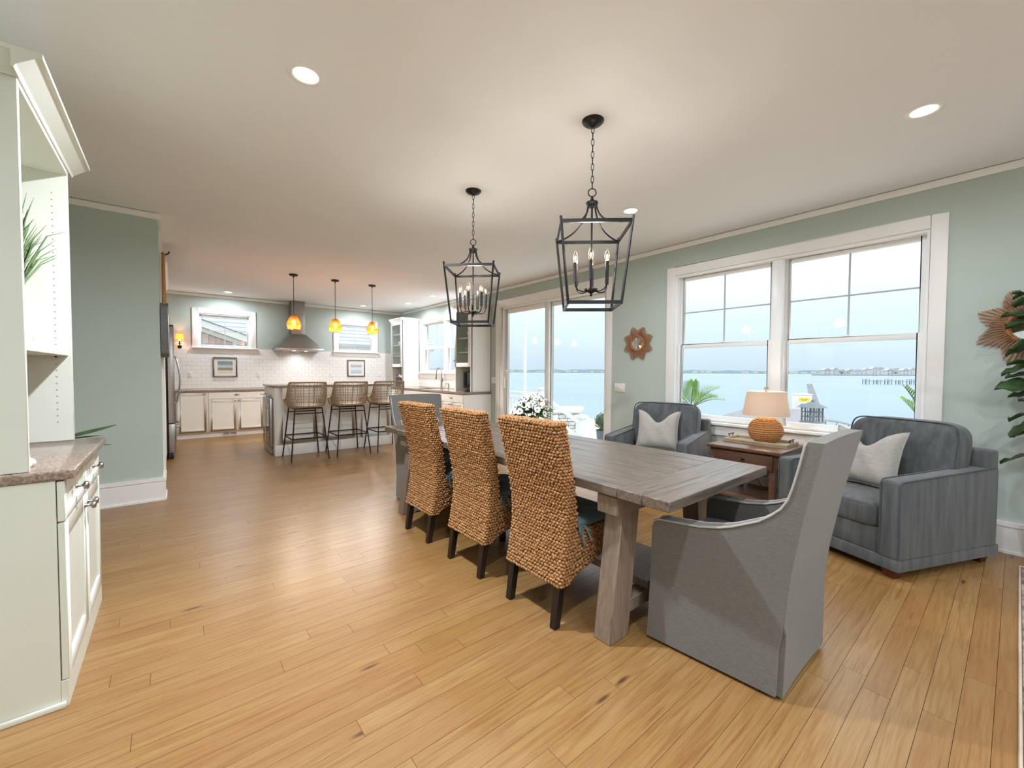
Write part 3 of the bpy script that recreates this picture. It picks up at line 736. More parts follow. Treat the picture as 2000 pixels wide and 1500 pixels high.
# small television in the near niche
t = thing('television', 'small black flat television standing in the cabinet niche', 'television', (4.37, 6.60, .914))
obj('housing', MB().box(0, .035, -.235, .235, .06, .37), 'black_plastic', t, bevel=.006)
obj('screen', MB().box(-.003, .001, -.215, .215, .095, .35), 'screen_glass', t)
obj('stand', MB().box(-.005, .04, -.05, .05, .02, .07), 'black_plastic', t)
obj('base', MB().lathe([(.14, 0), (.14, .008), (.11, .016), (.03, .02), (.001, .02)], 28, (.02, 0, 0)), 'black_plastic', t, smooth=40)
obj('logo', MB().box(-.0045, -.003, -.02, .02, .072, .078), 'chrome', t)
# toaster oven in the corner niche
t = thing('toaster_oven', 'dark steel toaster oven standing in the corner cabinet niche', 'toaster oven', (4.30, 9.62, .914))
obj('body', MB().box(0, .3, -.24, .24, .015, .29), 'stainless', t, bevel=.008)
obj('door', MB().box(-.012, .001, -.21, .1, .04, .22), 'screen_glass', t, bevel=.004)
obj('handle', MB().tube([(-.015, -.2, .235), (-.035, -.2, .235), (-.035, .09, .235), (-.015, .09, .235)], .007, 8), 'chrome', t)
for k in range(3): obj('dial', MB().lathe([(.018, -.02), (.02, 0)], 14, (0, .165, .08+.07*k), 'x'), 'chrome', t, smooth=40)
for z in (-1, 1): obj('foot', MB().box(.02, .28, z*.2-.02, z*.2+.02, 0, .016), 'black_plastic', t)
t = thing('orchid', 'small white orchid spray beside the toaster oven', 'flower', (4.19, 9.22, .914))
obj('pot', MB().lathe([(.03, 0), (.04, .06), (.037, .06), (.03, .05), (.001, .05)], 16), 'ceramic_pot', t, smooth=40)
obj('stem', MB().tube([(0, 0, .05), (.01, .02, .18), (-.01, .06, .26), (-.03, .1, .27)], .003, 6), 'stem_green', t)
for k in range(4):
    c = (-.005-.008*k, .04+.02*k, .235+.012*k); mb = MB()
    for j in range(5): mb.sell((c[0], c[1]+.014*cos(j*1.257), c[2]+.014*sin(j*1.257)), (.004, .012, .012), 1, 1, 8, 6)
    obj('blossom', mb, 'petal_white', t, smooth=60)

# ---------------------------------------------------------------- range hood
t = thing('range_hood', 'stainless pyramid range hood with square chimney on the kitchen wall', 'range hood', (2.155, YB-.001, 1.72))
obj('chimney', MB().box(-.135, .135, -.28, 0, .36, H-1.72-.002), 'stainless', t, bevel=.003)
mb = MB().hexa([(-.46, -.5, .055), (.46, -.5, .055), (.46, 0, .055), (-.46, 0, .055), (-.14, -.285, .37), (.14, -.285, .37), (.14, 0, .37), (-.14, 0, .37)])
obj('canopy', mb, 'stainless', t, bevel=.003)
obj('rim', MB().box(-.465, .465, -.505, 0, 0, .055), 'chrome', t, bevel=.003)
for k in (-.12, .12): obj('hood_lamp', MB().lathe([(.03, 0), (.03, -.004), (.001, -.004)], 16, (k, -.4, 0)), 'bulb_glow', t)
for k in range(4): obj('button', MB().lathe([(.008, 0), (.008, -.006), (.001, -.006)], 10, (-.06+.04*k, -.505, .028), 'y'), 'black_plastic', t)
light('hood_light', 'AREA', (0, -.3, -.02), 1.6, WARM, t, .4, 150)

# ---------------------------------------------------------------- pictures, outlets, sconce on the tiled wall
def picture(label, x0, x1, z0, z1, art_, mat):
    t = thing('framed_picture', label, 'picture', ((x0+x1)/2, YB-.012, z0)); w_ = (x1-x0)/2; h_ = z1-z0; f = .022
    obj('frame', MB().box(-w_, -w_+f, -.028, 0, 0, h_).box(w_-f, w_, -.028, 0, 0, h_).box(-w_+f, w_-f, -.028, 0, 0, f).box(-w_+f, w_-f, -.028, 0, h_-f, h_), mat, t, bevel=.003)
    obj('mat_board', MB().box(-w_+f-.002, w_-f+.002, -.014, -.004, f-.002, h_-f+.002), 'plastic_white', t)
    obj('print', MB().box(-w_+f+.055, w_-f-.055, -.016, -.0135, f+.055, h_-f-.055), art_, t)
picture('framed seascape print with grey-blue sky and sandy shore on white tile', .625, 1.037, 1.15, 1.552, 'seascape_print', 'frame_wood')
picture('framed pale print with a long grey pier on white tile', 3.283, 3.708, 1.15, 1.558, 'pier_print', 'frame_wood')
def outlet(label, loc, axis, kind='outlet', gang=1):
    t = thing('wall_'+kind, label, kind, loc); w_ = .036*gang+(.012 if gang > 1 else 0)
    def B(mb, a, b, t0, t1, z0, z1):
        return mb.box(a, b, -t1, -t0, z0, z1) if axis == 'x' else mb.box(-t1, -t0, a, b, z0, z1)
    obj('plate', B(MB(), -w_, w_, 0, .006, -.058, .058), 'plastic_white', t, bevel=.002)
    if kind == 'outlet':
        for z in (-.024, .024):
            s_ = obj('socket', B(MB(), -.017, .017, .005, .008, z-.015, z+.015), 'plastic_white', t, bevel=.003)
            obj('slot', B(B(MB(), -.009, -.006, .007, .0088, z-.006, z+.007), .006, .009, .007, .0088, z-.006, z+.007), 'black_plastic', s_)
    else:
        for g in range(gang):
            a = (g-(gang-1)/2)*.046; obj('rocker', B(MB(), a-.016, a+.016, .004, .010, -.033, .033), 'plastic_white', t, bevel=.003)
yt = YB-.012
outlet('white wall outlet on the tile beside the refrigerator', (.256, yt, 1.195), 'x')
outlet('white wall outlet on the tile near the range hood and seascape print', (1.418, yt, 1.195), 'x')
outlet('white wall outlet on the tile beneath the middle pendant lamp', (2.90, yt, 1.195), 'x')
outlet('white wall outlet on the tile beside the pier print and corner cabinet', (4.088, yt, 1.2), 'x')
outlet('white wall outlet on the tile behind the faucet', (XW-.012, 8.42, 1.09), 'y')
outlet('double rocker light switch between sliding door and armchair', (XW-.001, 3.405, 1.085), 'y', 'switch', 2)
outlet('double rocker light switch between glass cabinet and sliding door', (XW-.001, 6.24, 1.13), 'y', 'switch', 2)
t = thing('wall_sconce', 'lit orange wall sconce beside the refrigerator', 'lamp', (.105, YB-.001, 1.74))
obj('bracket', MB().lathe([(.035, 0), (.035, -.012), (.001, -.014)], 16, (0, 0, 0), 'y').tube([(0, -.01, 0), (0, -.07, -.01), (0, -.1, .02), (0, -.1, .07)], .007, 8), 'black_metal', t, smooth=50)
obj('candle_cup', MB().lathe([(.02, .05), (.03, .06), (.012, .065), (.012, .11)], 14, (0, -.1, 0)), 'black_metal', t, smooth=50)
obj('shade', MB().lathe([(.066, .13), (.045, .245)], 20, (0, -.1, 0), cap=False), 'sconce_cloth', t, smooth=60)
obj('bulb', MB().sell((0, -.1, .15), (.015, .015, .03), 1, 1, 10, 8), 'bulb_glow', t, smooth=60)
light('sconce_light', 'POINT', (0, -.1, .18), 2.2, (1, .55, .25), t, .02)

# ---------------------------------------------------------------- refrigerator, pantry
t = thing('refrigerator', 'stainless refrigerator with curved bar handles seen edge-on', 'refrigerator', (-.07, 8.17, 0))
obj('body', MB().box(-.70, 0, -.44, .44, .03, 1.90), 'black_plastic', t)
for s_, a, b in ((-1, -.45, -.003), (1, .003, .45)):
    d = obj('door', MB().box(.006, .085, a, b, .52, 1.92), 'stainless', t, bevel=.008)
    yh = s_*.05
    obj('handle', MB().tube([(.085, yh, .78)]+[(.105+.045*sin(pi*k/10), yh, .80+.68*k/10) for k in range(11)]+[(.085, yh, 1.50)], .012, 8), 'chrome', d, smooth=60)
d = obj('freezer_drawer', MB().box(.006, .085, -.45, .45, .085, .512), 'stainless', t, bevel=.008)
obj('handle', MB().tube([(.085, -.36, .46), (.135, -.34, .46), (.135, .34, .46), (.085, .36, .46)], .012, 8), 'chrome', d, smooth=60)
obj('base_grille', MB().box(-.02, .06, -.44, .44, 0, .075), 'black_plastic', t, bevel=.01)
obj('hinge_cover', MB().box(-.01, .08, -.44, -.38, 1.92, 1.94), 'black_plastic', t)
t = thing('pantry_cabinet', 'tall white pantry cabinet surrounding the refrigerator', 'cabinet', (-.85, 7.6, 0))
obj('tall_panel', MB().box(0, .745, -1.09, .10, 0, 2.5), 'cabinet_white', t)
obj('upper_box', MB().box(0, .745, .10, 1.06, 1.97, 2.5), 'cabinet_white', t)
obj('end_panel', MB().box(0, .745, 1.03, 1.06, 0, 1.97), 'cabinet_white', t)
pr = [(.745, 2.5), (.757, 2.5), (.767, 2.53), (.81, 2.59), (.815, 2.62), (.0, 2.62), (0, 2.5)]
obj('crown', MB().prism(pr, -1.09, 1.1, 'y'), 'cabinet_white', t)
front(t, 'door', 'y', .745, 1, -1.08, -.50, .11, 2.48); front(t, 'door', 'y', .745, 1, -.49, .09, .11, 2.48)

# ---------------------------------------------------------------- island
IX0, IX1, IY0, IY1 = 1.185, 2.99, 7.035, 7.93
t = thing('kitchen_island', 'white panelled kitchen island with dark stone top', 'kitchen island', ((IX0+IX1)/2, (IY0+IY1)/2, 0)); cx, cyi = (IX0+IX1)/2, (IY0+IY1)/2
a, b = (IX1-IX0)/2, (IY1-IY0)/2
obj('body', MB().box(-a, a, -b, b, 0, 1.03), 'cabinet_white', t)
for k in range(3):
    x0_ = -a+2*a*k/3; x1_ = -a+2*a*(k+1)/3
    mb = MB().box(x0_, x0_+.085, -b-.014, -b, .17, 1.03).box(x1_-.085, x1_, -b-.014, -b, .17, 1.03).box(x0_+.085, x1_-.085, -b-.014, -b, .17, .30).box(x0_+.085, x1_-.085, -b-.014, -b, .9, 1.03)
    obj('panel', mb, 'cabinet_white', t, bevel=.002, seg=1)
obj('baseboard', MB().box(-a-.02, a+.02, -b-.026, -b, 0, .165).box(-a-.02, -a, -b, -b+.12, 0, .165).box(a, a+.02, -b, b, 0, .165), 'cabinet_white', t, bevel=.006)
obj('corner_post', MB().box(-a-.015, -a, -b-.014, -b+.12, .165, 1.03), 'cabinet_white', t, bevel=.002)
d = obj('drawer', MB().box(-a-.016, -a, -b+.14, b-.02, .88, 1.02), 'cabinet_white', t, bevel=.002)
tag(obj('island_countertop', MB().box(IX0-.035, IX1+.03, IY0-.03, IY1+.03, 1.032, 1.066), 'granite', bevel=.004), 'brown granite slab on top of the kitchen island', 'countertop')
t = thing('wine_cooler', 'stainless undercounter cooler with vertical bar handle in the island end', 'wine cooler', (IX0, (IY0+IY1)/2+.06, 0))
obj('door', MB().box(-.05, -.006, -.33, .33, .11, .86), 'stainless', t, bevel=.004)
obj('door_gasket', MB().box(-.006, -.0, -.325, .325, .02, .855), 'black_plastic', t)
obj('pane', MB().box(-.053, -.049, -.24, .25, .2, .76), 'screen_glass', t)
obj('kick_plate', MB().box(-.04, -.006, -.33, .33, .01, .1), 'stainless', t)
mb = MB().tube([(-.05, -.29, .30), (-.105, -.29, .30)], .008, 8).tube([(-.05, -.29, .72), (-.105, -.29, .72)], .008, 8).tube([(-.105, -.29, .24), (-.105, -.29, .78)], .011, 10)
obj('handle', mb, 'chrome', t, smooth=50)
mb = MB().tube([(-.0, -.27, .905), (-.075, -.27, .905)], .008, 8).tube([(-.0, .27, .905), (-.075, .27, .905)], .008, 8).tube([(-.08, -.34, .905), (-.08, .34, .905)], .011, 10)
obj('bar_handle', mb, 'chrome', t, smooth=50)

# ---------------------------------------------------------------- pendants over the island
def pendant(label, x):
    t = thing('pendant_lamp', label, 'pendant lamp', (x, 7.33, H), 0, 'amber glass pendants over the island')
    obj('canopy', MB().lathe([(.062, 0), (.062, -.018), (.056, -.024), (.012, -.028), (.008, -.05), (.001, -.05)], 24), 'black_metal', t, smooth=40)
    obj('cord', MB().tube([(0, 0, -.045), (0, 0, -.66)], .0045, 6), 'black_metal', t)
    obj('socket', MB().lathe([(.012, -.645), (.022, -.66), (.022, -.72), (.001, -.72)], 14), 'nickel', t, smooth=40)
    mb = MB(); prof = [(.03, -.652), (.048, -.655), (.108, -.79), (.088, -.868)]; n = 10; vs = []
    for r, z in prof:
        for j in range(n): vs.append((r*cos(2*pi*j/n), r*sin(2*pi*j/n), z))
    fs = [(i*n+j, i*n+(j+1) % n, (i+1)*n+(j+1) % n, (i+1)*n+j) for i in range(3) for j in range(n)]
    mb.add(vs, fs); obj('glass_shade', mb, 'amber_glass', t)
    obj('rib', MB().tube([(.1085*cos(2*pi*j/n), .1085*sin(2*pi*j/n), -.79) for j in range(n)], .003, 6, True).tube([(.0885*cos(2*pi*j/n), .0885*sin(2*pi*j/n), -.868) for j in range(n)], .003, 6, True), 'amber_glass', t)
    obj('bulb', MB().lathe([(.012, -.71), (.024, -.76), (.026, -.785), (.018, -.81), (.001, -.818)], 14), 'bulb_glow', t, smooth=60)
    light('pendant_light', 'POINT', (0, 0, -.83), 1.6, (1, .66, .36), t, .02)
    light('pendant_fill_spot', 'SPOT', (0, 0, -.872), 24.0, (1, .93, .84), t, .05, 172, .3)  # extra spot added below the shade to brighten the kitchen floor
pendant('amber glass pendant hanging in front of the range hood', 1.502)
pendant('amber glass pendant hanging between the range hood and second kitchen window', 2.135)
pendant('amber glass pendant hanging in front of the second kitchen window near corner cabinet', 2.766)

# ---------------------------------------------------------------- woven counter stools
def stool(label, x):
    t = thing('bar_stool', label, 'bar stool', (x, 6.70, 0), 0, 'woven bar stools at the island')
    lx, ly, tx, ty, tz = .252, .295, .182, .20, .745
    for sx in (-1, 1):
        for sy in (-1, 1):
            obj('leg', MB().tube([(sx*lx, sy*ly, 0), (sx*tx, sy*ty, tz)], .0095, 8), 'black_metal', t, smooth=50)
    def at(z): k = z/tz; return lx+(tx-lx)*k, ly+(ty-ly)*k
    a, b = at(.32); a += .012; b += .012; c = .04
    ring = []
    for sx, sy, q0 in ((1, 1, 0), (-1, 1, 90), (-1, -1, 180), (1, -1, 270)):
        for k in range(4): q = radians(q0+30*k); ring.append((sx*(a-c)+c*cos(q), sy*(b-c)+c*sin(q), .32))
    obj('foot_ring', MB().tube(ring, .0095, 8, True), 'black_metal', t, smooth=50)
    mb = MB()
    for sy in (-1, 1): mb.tube([(-tx, sy*ty, tz), (tx, sy*ty, tz)], .0095, 8); mb.tube([(-tx-.01, sy*(ty+.012), tz-.07), (tx+.01, sy*(ty+.012), tz-.07)], .008, 8)
    for sx in (-1, 1): mb.tube([(sx*tx, -ty, tz), (sx*tx, ty, tz)], .0095, 8)
    obj('seat_frame', mb, 'black_metal', t, smooth=50)
    # bucket shell as a lattice of strips; u around from one arm over the back to the other arm, v upwards
    def shell(u, v, off=0.0):
        q = radians(-128+256*u); s_ = sin(q); c_ = cos(q); e_ = .55
        hx = .268*(1 if s_ >= 0 else -1)*abs(s_)**e_; hy = -.215*(1 if c_ >= 0 else -1)*abs(c_)**e_
        if c_ < 0: hy = .06+.15*min(1, abs(c_)/.62)
        k = max(0.0, c_); top = .875+.245*min(1, (k*1.9))**1.6 if k > 0 else .875-.03*min(1, -c_*2)
        z0_ = .765; zz_ = z0_+(top-z0_)*v; fl_ = .86+.14*min(1, v*1.6)**.6+off
        lean = -.025*v*k
        return Vector((hx*fl_, hy*fl_+lean-.01, zz_))
    mb = MB(); NU = 46
    for i in range(NU+1):
        u = i/NU; pts = [shell(u, v/6) for v in range(7)]
        for k in range(6):
            mb.bar(pts[k], pts[k+1], .0075, .007, (pts[k]-Vector((0, 0, pts[k].z))).normalized())
    stuff(obj('vertical_weave', mb, 'wicker', t))
    mb = MB(); nv = 9
    for j in range(nv+1):
        v = j/nv; pts = [shell(i/NU, v, .012 if j % 2 else -.0) for i in range(NU+1)]
        for k in range(NU):
            if j not in (0, nv) and False: continue
            mb.bar(pts[k], pts[k+1], .014 if j in (0, nv) else .010, .008 if j in (0, nv) else .006, (0, 0, 1))
    stuff(obj('horizontal_weave', mb, 'wicker', t))
    mb = MB()
    top = [shell(i/NU, 1.0) for i in range(NU+1)]
    mb.tube(top, .013, 8); obj('rim', mb, 'wicker', t, smooth=50)
    mb = MB().sell((0, 0, .772), (.232, .205, .022), .5, .55, 28, 8); obj('seat', mb, 'wicker', t, smooth=50)
stool('woven bar stool at the island corner beside the wine cooler', 1.513)
stool('woven bar stool in the middle of three at the island', 2.130)
stool('woven bar stool at the island end behind the slipcovered dining chair', 2.745)
# ---------------------------------------------------------------- dining table
TX0, TX1, TY0, TY1, TZ = 1.572, 2.612, .892, 3.855, .762
t = thing('dining_table', 'long weathered grey-brown trestle dining table with breadboard ends', 'table', ((TX0+TX1)/2, (TY0+TY1)/2, 0))
cx, cyt = (TX0+TX1)/2, (TY0+TY1)/2; hw, hl = (TX1-TX0)/2, (TY1-TY0)/2; th = .046
for s_ in (-1, 1):
    for k in range(2):
        a = s_*(hl-.1325*k); b = s_*(hl-.1325*(k+1)); lo, hi = min(a, b), max(a, b)
        obj('end_board', MB().box(-hw, hw, lo+.0008, hi-.0008, TZ-th-.0005*k, TZ-.0005*k), 'table_wood_end', t, bevel=.003, seg=1)
nb = 7; wd = 2*hw/nb
for k in range(nb):
    dz = (0, -.001, -.0003, -.0015, -.0006, -.0012, -.0002)[k]
    obj('plank', MB().box(-hw+wd*k+.001, -hw+wd*(k+1)-.001, -hl+.266, hl-.266, TZ-th, TZ+dz), 'table_wood', t, bevel=.0035, seg=1)
obj('under_frame', MB().box(-hw+.05, hw-.05, -hl+.05, hl-.05, TZ-th-.012, TZ-th-.001), 'table_leg', t)
for s_ in (-1, 1):
    yc = s_*(hl-.342)
    obj('cross_beam', MB().box(-hw+.03, hw-.03, yc-.06, yc+.06, .615, TZ-th-.012), 'table_leg', t, bevel=.004, seg=1)
    for q in (-1, 1):
        xb0, xb1, xt0, xt1 = q*(hw-.002), q*(hw-.145), q*(hw-.085), q*(hw-.225)
        p8 = [(min(xb0, xb1), yc-.05, 0), (max(xb0, xb1), yc-.05, 0), (max(xb0, xb1), yc+.05, 0), (min(xb0, xb1), yc+.05, 0),
              (min(xt0, xt1), yc-.05, .615), (max(xt0, xt1), yc-.05, .615), (max(xt0, xt1), yc+.05, .615), (min(xt0, xt1), yc+.05, .615)]
        obj('leg', MB().hexa(p8), 'table_leg', t, bevel=.004, seg=1)
    obj('foot_rail', MB().box(-hw+.10, hw-.10, yc-.04, yc+.04, .10, .165), 'table_leg', t, bevel=.003, seg=1)
obj('stretcher', MB().box(-.20, .20, -hl+.30, hl-.30, .166, .206), 'table_leg', t, bevel=.003, seg=1)

# ---------------------------------------------------------------- seagrass dining chairs
def lerp_tab(tab, z):
    for (z0, a), (z1, b) in zip(tab, tab[1:]):
        if z <= z1: k = (z-z0)/(z1-z0); k = max(0, min(1, k)); return a+(b-a)*k
    return tab[-1][1]
BACK = [(.21, 0.0), (.30, .022), (.45, .045), (.58, .042), (.72, .018), (.88, -.02), (1.045, -.06)]
def bx_(z): return lerp_tab(BACK, z)
CH_T, CH_TOP, SEAT_Z, SEAT_X = .078, 1.042, .462, .50
def chw(z): return .212+.012*max(0, (z-.5)/.55)
def seat_bottom(x): return .212+(.355-.212)*max(0, min(1, x/SEAT_X))
core = MB()
def cgrid(fn, nu, nv): core.grid(fn, nu, nv)
nubs = MB()
def nub(p, tu, tv, nn, ru, rv, rn, ang):
    c_, s_ = cos(ang), sin(ang); a = tu*c_+tv*s_; b = tv*c_-tu*s_
    vs = [p+nn*rn]; n = 6
    for la, k in ((.62, .78), (.05, 1.0), (-.7, .7)):
        for j in range(n):
            q = 2*pi*j/n+.3; vs.append(p+nn*rn*la+a*ru*k*cos(q)+b*rv*k*sin(q))
    fs = [(0, 1+j, 1+(j+1) % n) for j in range(n)]
    for i in range(2):
        for j in range(n): fs.append((1+i*n+j, 1+(i+1)*n+j, 1+(i+1)*n+(j+1) % n, 1+i*n+(j+1) % n))
    nubs.add(vs, fs)
rn_ = random.Random(11)
def weave(fn, lu, lv, du=.0215, dv=.0168):
    """cover the surface fn(u,v) (u, v in 0..1, lengths lu, lv in metres) with rows of twisted strands"""
    nv = max(1, round(lv/dv)); nu = max(1, round(lu/du))
    for j in range(nv):
        for i in range(nu):
            u = (i+.5+(.5 if j % 2 else 0)*.9-.22)/nu; v = (j+.5)/nv
            u = min(.995, max(.005, u+rn_.uniform(-.1, .1)/nu)); v = min(.995, max(.005, v+rn_.uniform(-.12, .12)/nv))
            p = Vector(fn(u, v)); e_ = .004
            tu = (Vector(fn(min(1, u+e_), v))-Vector(fn(max(0, u-e_), v))).normalized(); tv = (Vector(fn(u, min(1, v+e_)))-Vector(fn(u, max(0, v-e_)))).normalized()
            nn = tu.cross(tv).normalized()
            nub(p, tu, tv, nn, lu/nu*.57*rn_.uniform(.9, 1.15), lv/nv*.53, .0105*rn_.uniform(.75, 1.25), (.55 if j % 2 else -.55)+rn_.uniform(-.25, .25))
zr = lambda v: .212+(CH_TOP-.212)*v
S1 = lambda u, v: (bx_(zr(v)), chw(zr(v))*(1-2*u), zr(v))                                          # rear of the back
zf = lambda v: SEAT_Z+(CH_TOP-SEAT_Z)*v
S2 = lambda u, v: (bx_(zf(v))+CH_T, -chw(zf(v))*(1-2*u), zf(v))                                    # front of the back
S3 = lambda u, v: (bx_(zr(v))+CH_T*u, -chw(zr(v)), zr(v))
S4 = lambda u, v: (bx_(zr(v))+CH_T*(1-u), chw(zr(v)), zr(v))
S5 = lambda u, v: (bx_(CH_TOP)+CH_T*u, -chw(CH_TOP)*(1-2*v), CH_TOP)                               # top edge
def side(u, v, s_):
    x_a = bx_(.24+.22*v)+CH_T-.004; x = x_a+(SEAT_X-x_a)*u; zb = seat_bottom(x); return (x, s_*.212, zb+(SEAT_Z-zb)*v)
S6 = lambda u, v: side(u, v, -1)
S7 = lambda u, v: side(1-u, v, 1)
S8 = lambda u, v: (SEAT_X, -.212+.424*u, .355+(SEAT_Z-.355)*v)
S9 = lambda u, v: (bx_(SEAT_Z)+CH_T+(SEAT_X-bx_(SEAT_Z)-CH_T)*u, -.212+.424*v, SEAT_Z)
for fn, lu, lv in ((S1, .43, .84), (S2, .43, .58), (S3, CH_T, .84), (S4, CH_T, .84), (S5, CH_T, .43), (S6, .38, .18), (S7, .38, .18), (S8, .424, .107), (S9, .40, .424)):
    weave(fn, lu, lv); core.grid(lambda u, v, f=fn: f(u, v), 9, 16)
core.grid(lambda u, v: (SEAT_X*u, -.21+.42*v, seat_bottom(SEAT_X*u)+.003), 8, 4)
def woven_chair(label, y):
    t = thing('dining_chair', label, 'chair', (1.474, y, 0), 0, 'woven dining chairs along the table'); return t
ch = woven_chair('woven seagrass dining chair drawn up beside the near trestle leg and slipcovered chair', 1.63)
obj('frame_core', core, 'seagrass_core', ch, smooth=40)
stuff(obj('seagrass_weave', nubs, 'seagrass', ch, smooth=80))
for s_ in (-1, 1):
    q = s_*.178; w2 = .0225
    obj('leg', MB().hexa([(-.018, q-.019, 0), (.02, q-.019, 0), (.02, q+.019, 0), (-.018, q+.019, 0), (.012, q-w2, .235), (.058, q-w2, .235), (.058, q+w2, .235), (.012, q+w2, .235)]), 'dark_wood', ch, bevel=.002, seg=1)
    obj('leg', MB().hexa([(.435, q-.019, 0), (.473, q-.019, 0), (.473, q+.019, 0), (.435, q+.019, 0), (.43, q-w2, .37), (.476, q-w2, .37), (.476, q+w2, .37), (.43, q+w2, .37)]), 'dark_wood', ch, bevel=.002, seg=1)
def cush(p):
    r = max(abs(p.x)/.19, abs(p.y)/.2); d = 0
    for ax_, ay_ in ((-.07, -.07), (.07, -.07), (-.07, .07), (.07, .07)): d += .012*math.exp(-((p.x-ax_)**2+(p.y-ay_)**2)/.0009)
    if p.z > 0: p.z -= d
    return p
cu = obj('seat_cushion', MB().sell((.31, 0, .497), (.185, .205, .03), .55, .28, 44, 14, cush), 'cushion_teal', ch, smooth=60)
obj('tufting', MB().sell((.24, -.07, .513), (.008, .008, .004), 1, 1, 10, 6).sell((.24, .07, .513), (.008, .008, .004), 1, 1, 10, 6).sell((.38, -.07, .513), (.008, .008, .004), 1, 1, 10, 6).sell((.38, .07, .513), (.008, .008, .004), 1, 1, 10, 6), 'cushion_teal', cu)
for s_ in (-1, 1):
    mb = MB()
    for pth in ([(.15, .2, .49), (.155, .222, .485), (.15, .228, .44), (.165, .231, .40)], [(.15, .2, .49), (.17, .226, .495), (.19, .232, .46), (.205, .236, .425)], [(.15, .2, .49), (.13, .225, .50), (.125, .232, .475), (.14, .228, .46)]):
        P = [Vector((p[0], s_*p[1], p[2])) for p in pth]
        for a, b in zip(P, P[1:]): mb.bar(a, b, .004, .014, (1, 0, 0))
    obj('tie', mb, 'cushion_teal', cu)
dup(ch, (1.474, 2.285, 0), 0, 'woven seagrass dining chair in the middle of three along the table')
dup(ch, (1.474, 2.965, 0), 0, 'woven seagrass dining chair beside the slipcovered chair at the kitchen end')

# ---------------------------------------------------------------- slipcovered host chairs (front towards +Y)
REAR = [(0.0, -.262), (.015, -.268), (.29, -.272), (.50, -.29), (.75, -.332), (1.045, -.394)]
FRONT = [(0.0, .285), (.56, .272), (.585, .262), (.597, .235), (.602, .16), (.612, .05), (.63, -.03), (.65, -.085), (.70, -.185), (.735, -.228), (.77, -.262), (.81, -.285), (.86, -.30), (.95, -.322), (1.03, -.338)]
def yr(z): return lerp_tab(REAR, z)
def yfz(z): return lerp_tab(FRONT, z)
def hw_s(y, z):
    k = max(0, min(1, (y-yr(z))/.55)); return .262+.05*k+.028*max(0, (z-.45)/.6)*(1-k)+.014*max(0, 1-z/.32)
ZS = [.016, .05, .12, .2, .28, .36, .44, .52, .56, .585, .597, .602, .612, .63, .65, .675, .70, .735, .77, .81, .86, .92, .98, 1.03]
def slip_chair(label, loc, rotz):
    t = thing('slipcover_chair', label, 'armchair', loc, rotz, 'slipcovered chairs at the table ends')
    nz = len(ZS)
    for s_ in (-1, 1):
        def P(u, v, off):
            z = ZS[min(nz-1, int(round(v*(nz-1))))]; y0_ = yr(z)+(.012 if z < .27 else .0); y = y0_+(yfz(z)-y0_)*u
            h = hw_s(y, z)-off
            return (s_*h, y, z)
        mb = MB().slab(lambda u, v: P(u, v, 0), lambda u, v: P(u, v, .07), 12, nz)
        obj('side_panel', mb, 'linen_grey', t, smooth=50)
        pp = [P(1, k/(nz-1), -.002) for k in range(nz-16, nz)]
        obj('piping', MB().tube(pp, .0045, 6), 'welt_lit', t, smooth=60)
        pp = [P(1, k/(nz-1), .072) for k in range(nz-16, nz)]
        obj('piping', MB().tube(pp, .0045, 6), 'welt_lit', t, smooth=60)
    def RB(u, v, off):
        z = .016+(1.042-.016)*v; h = hw_s(yr(z), z)-(.014 if z < .27 else 0.0); x = h*(2*u-1)
        crown = .006*(1-(2*u-1)**2)*max(0, (z-.9)/.14)
        return (x, yr(z)-.004+off+.012*((2*u-1)**2)*(-.5 if z < .27 else 0), z+crown)
    obj('back_panel', MB().slab(lambda u, v: RB(u, v, 0), lambda u, v: RB(u, v, .052 if True else 0), 14, 26), 'linen_grey', t, smooth=50)
    def FB(u, v):
        z = .46+(1.03-.46)*v; h = hw_s(yr(z), z)-(.004 if z > .80 else .066-.062*max(0, (z-.70)/.10)); return (h*(2*u-1), yr(z)+.052+.04*(1-v)*(1-(2*u-1)**4)+.02*(1-(2*u-1)**2), z)
    obj('back_cushion', MB().slab(lambda u, v: FB(u, v), lambda u, v: (FB(u, v)[0], FB(u, v)[1]-.03, FB(u, v)[2]), 12, 14), 'linen_grey', t, smooth=50)
    # pleat insets behind the open corners, front skirt, seat
    mb = MB()
    for s_ in (-1, 1): mb.box(s_*.20, s_*.252, -.25, -.20, .018, .27)
    obj('pleat', mb, 'linen_grey', t)
    obj('front_skirt', MB().slab(lambda u, v: ((.262)*(2*u-1), .27-.01*v+.004*sin(u*19), .016+.40*v), lambda u, v: (.262*(2*u-1), .25-.01*v, .016+.40*v), 16, 5), 'linen_grey', t, smooth=50)
    def wr(p):
        if p.z > 0: p.z += .006*sin(p.x*34+p.y*9)*math.exp(-((p.y-.1)/.14)**2)
        return p
    obj('seat_cushion', MB().sell((0, .02, .445), (.235, .245, .055), .4, .25, 40, 14, wr), 'linen_grey', t, smooth=60)
    return t
sc0 = slip_chair('grey linen slipcovered armchair with its back panel towards the open floor at table end', (2.095, .83, 0), 0)
slip = dup(sc0, (2.02, 3.74, 0), pi, 'grey linen slipcovered armchair at the kitchen end of the table')

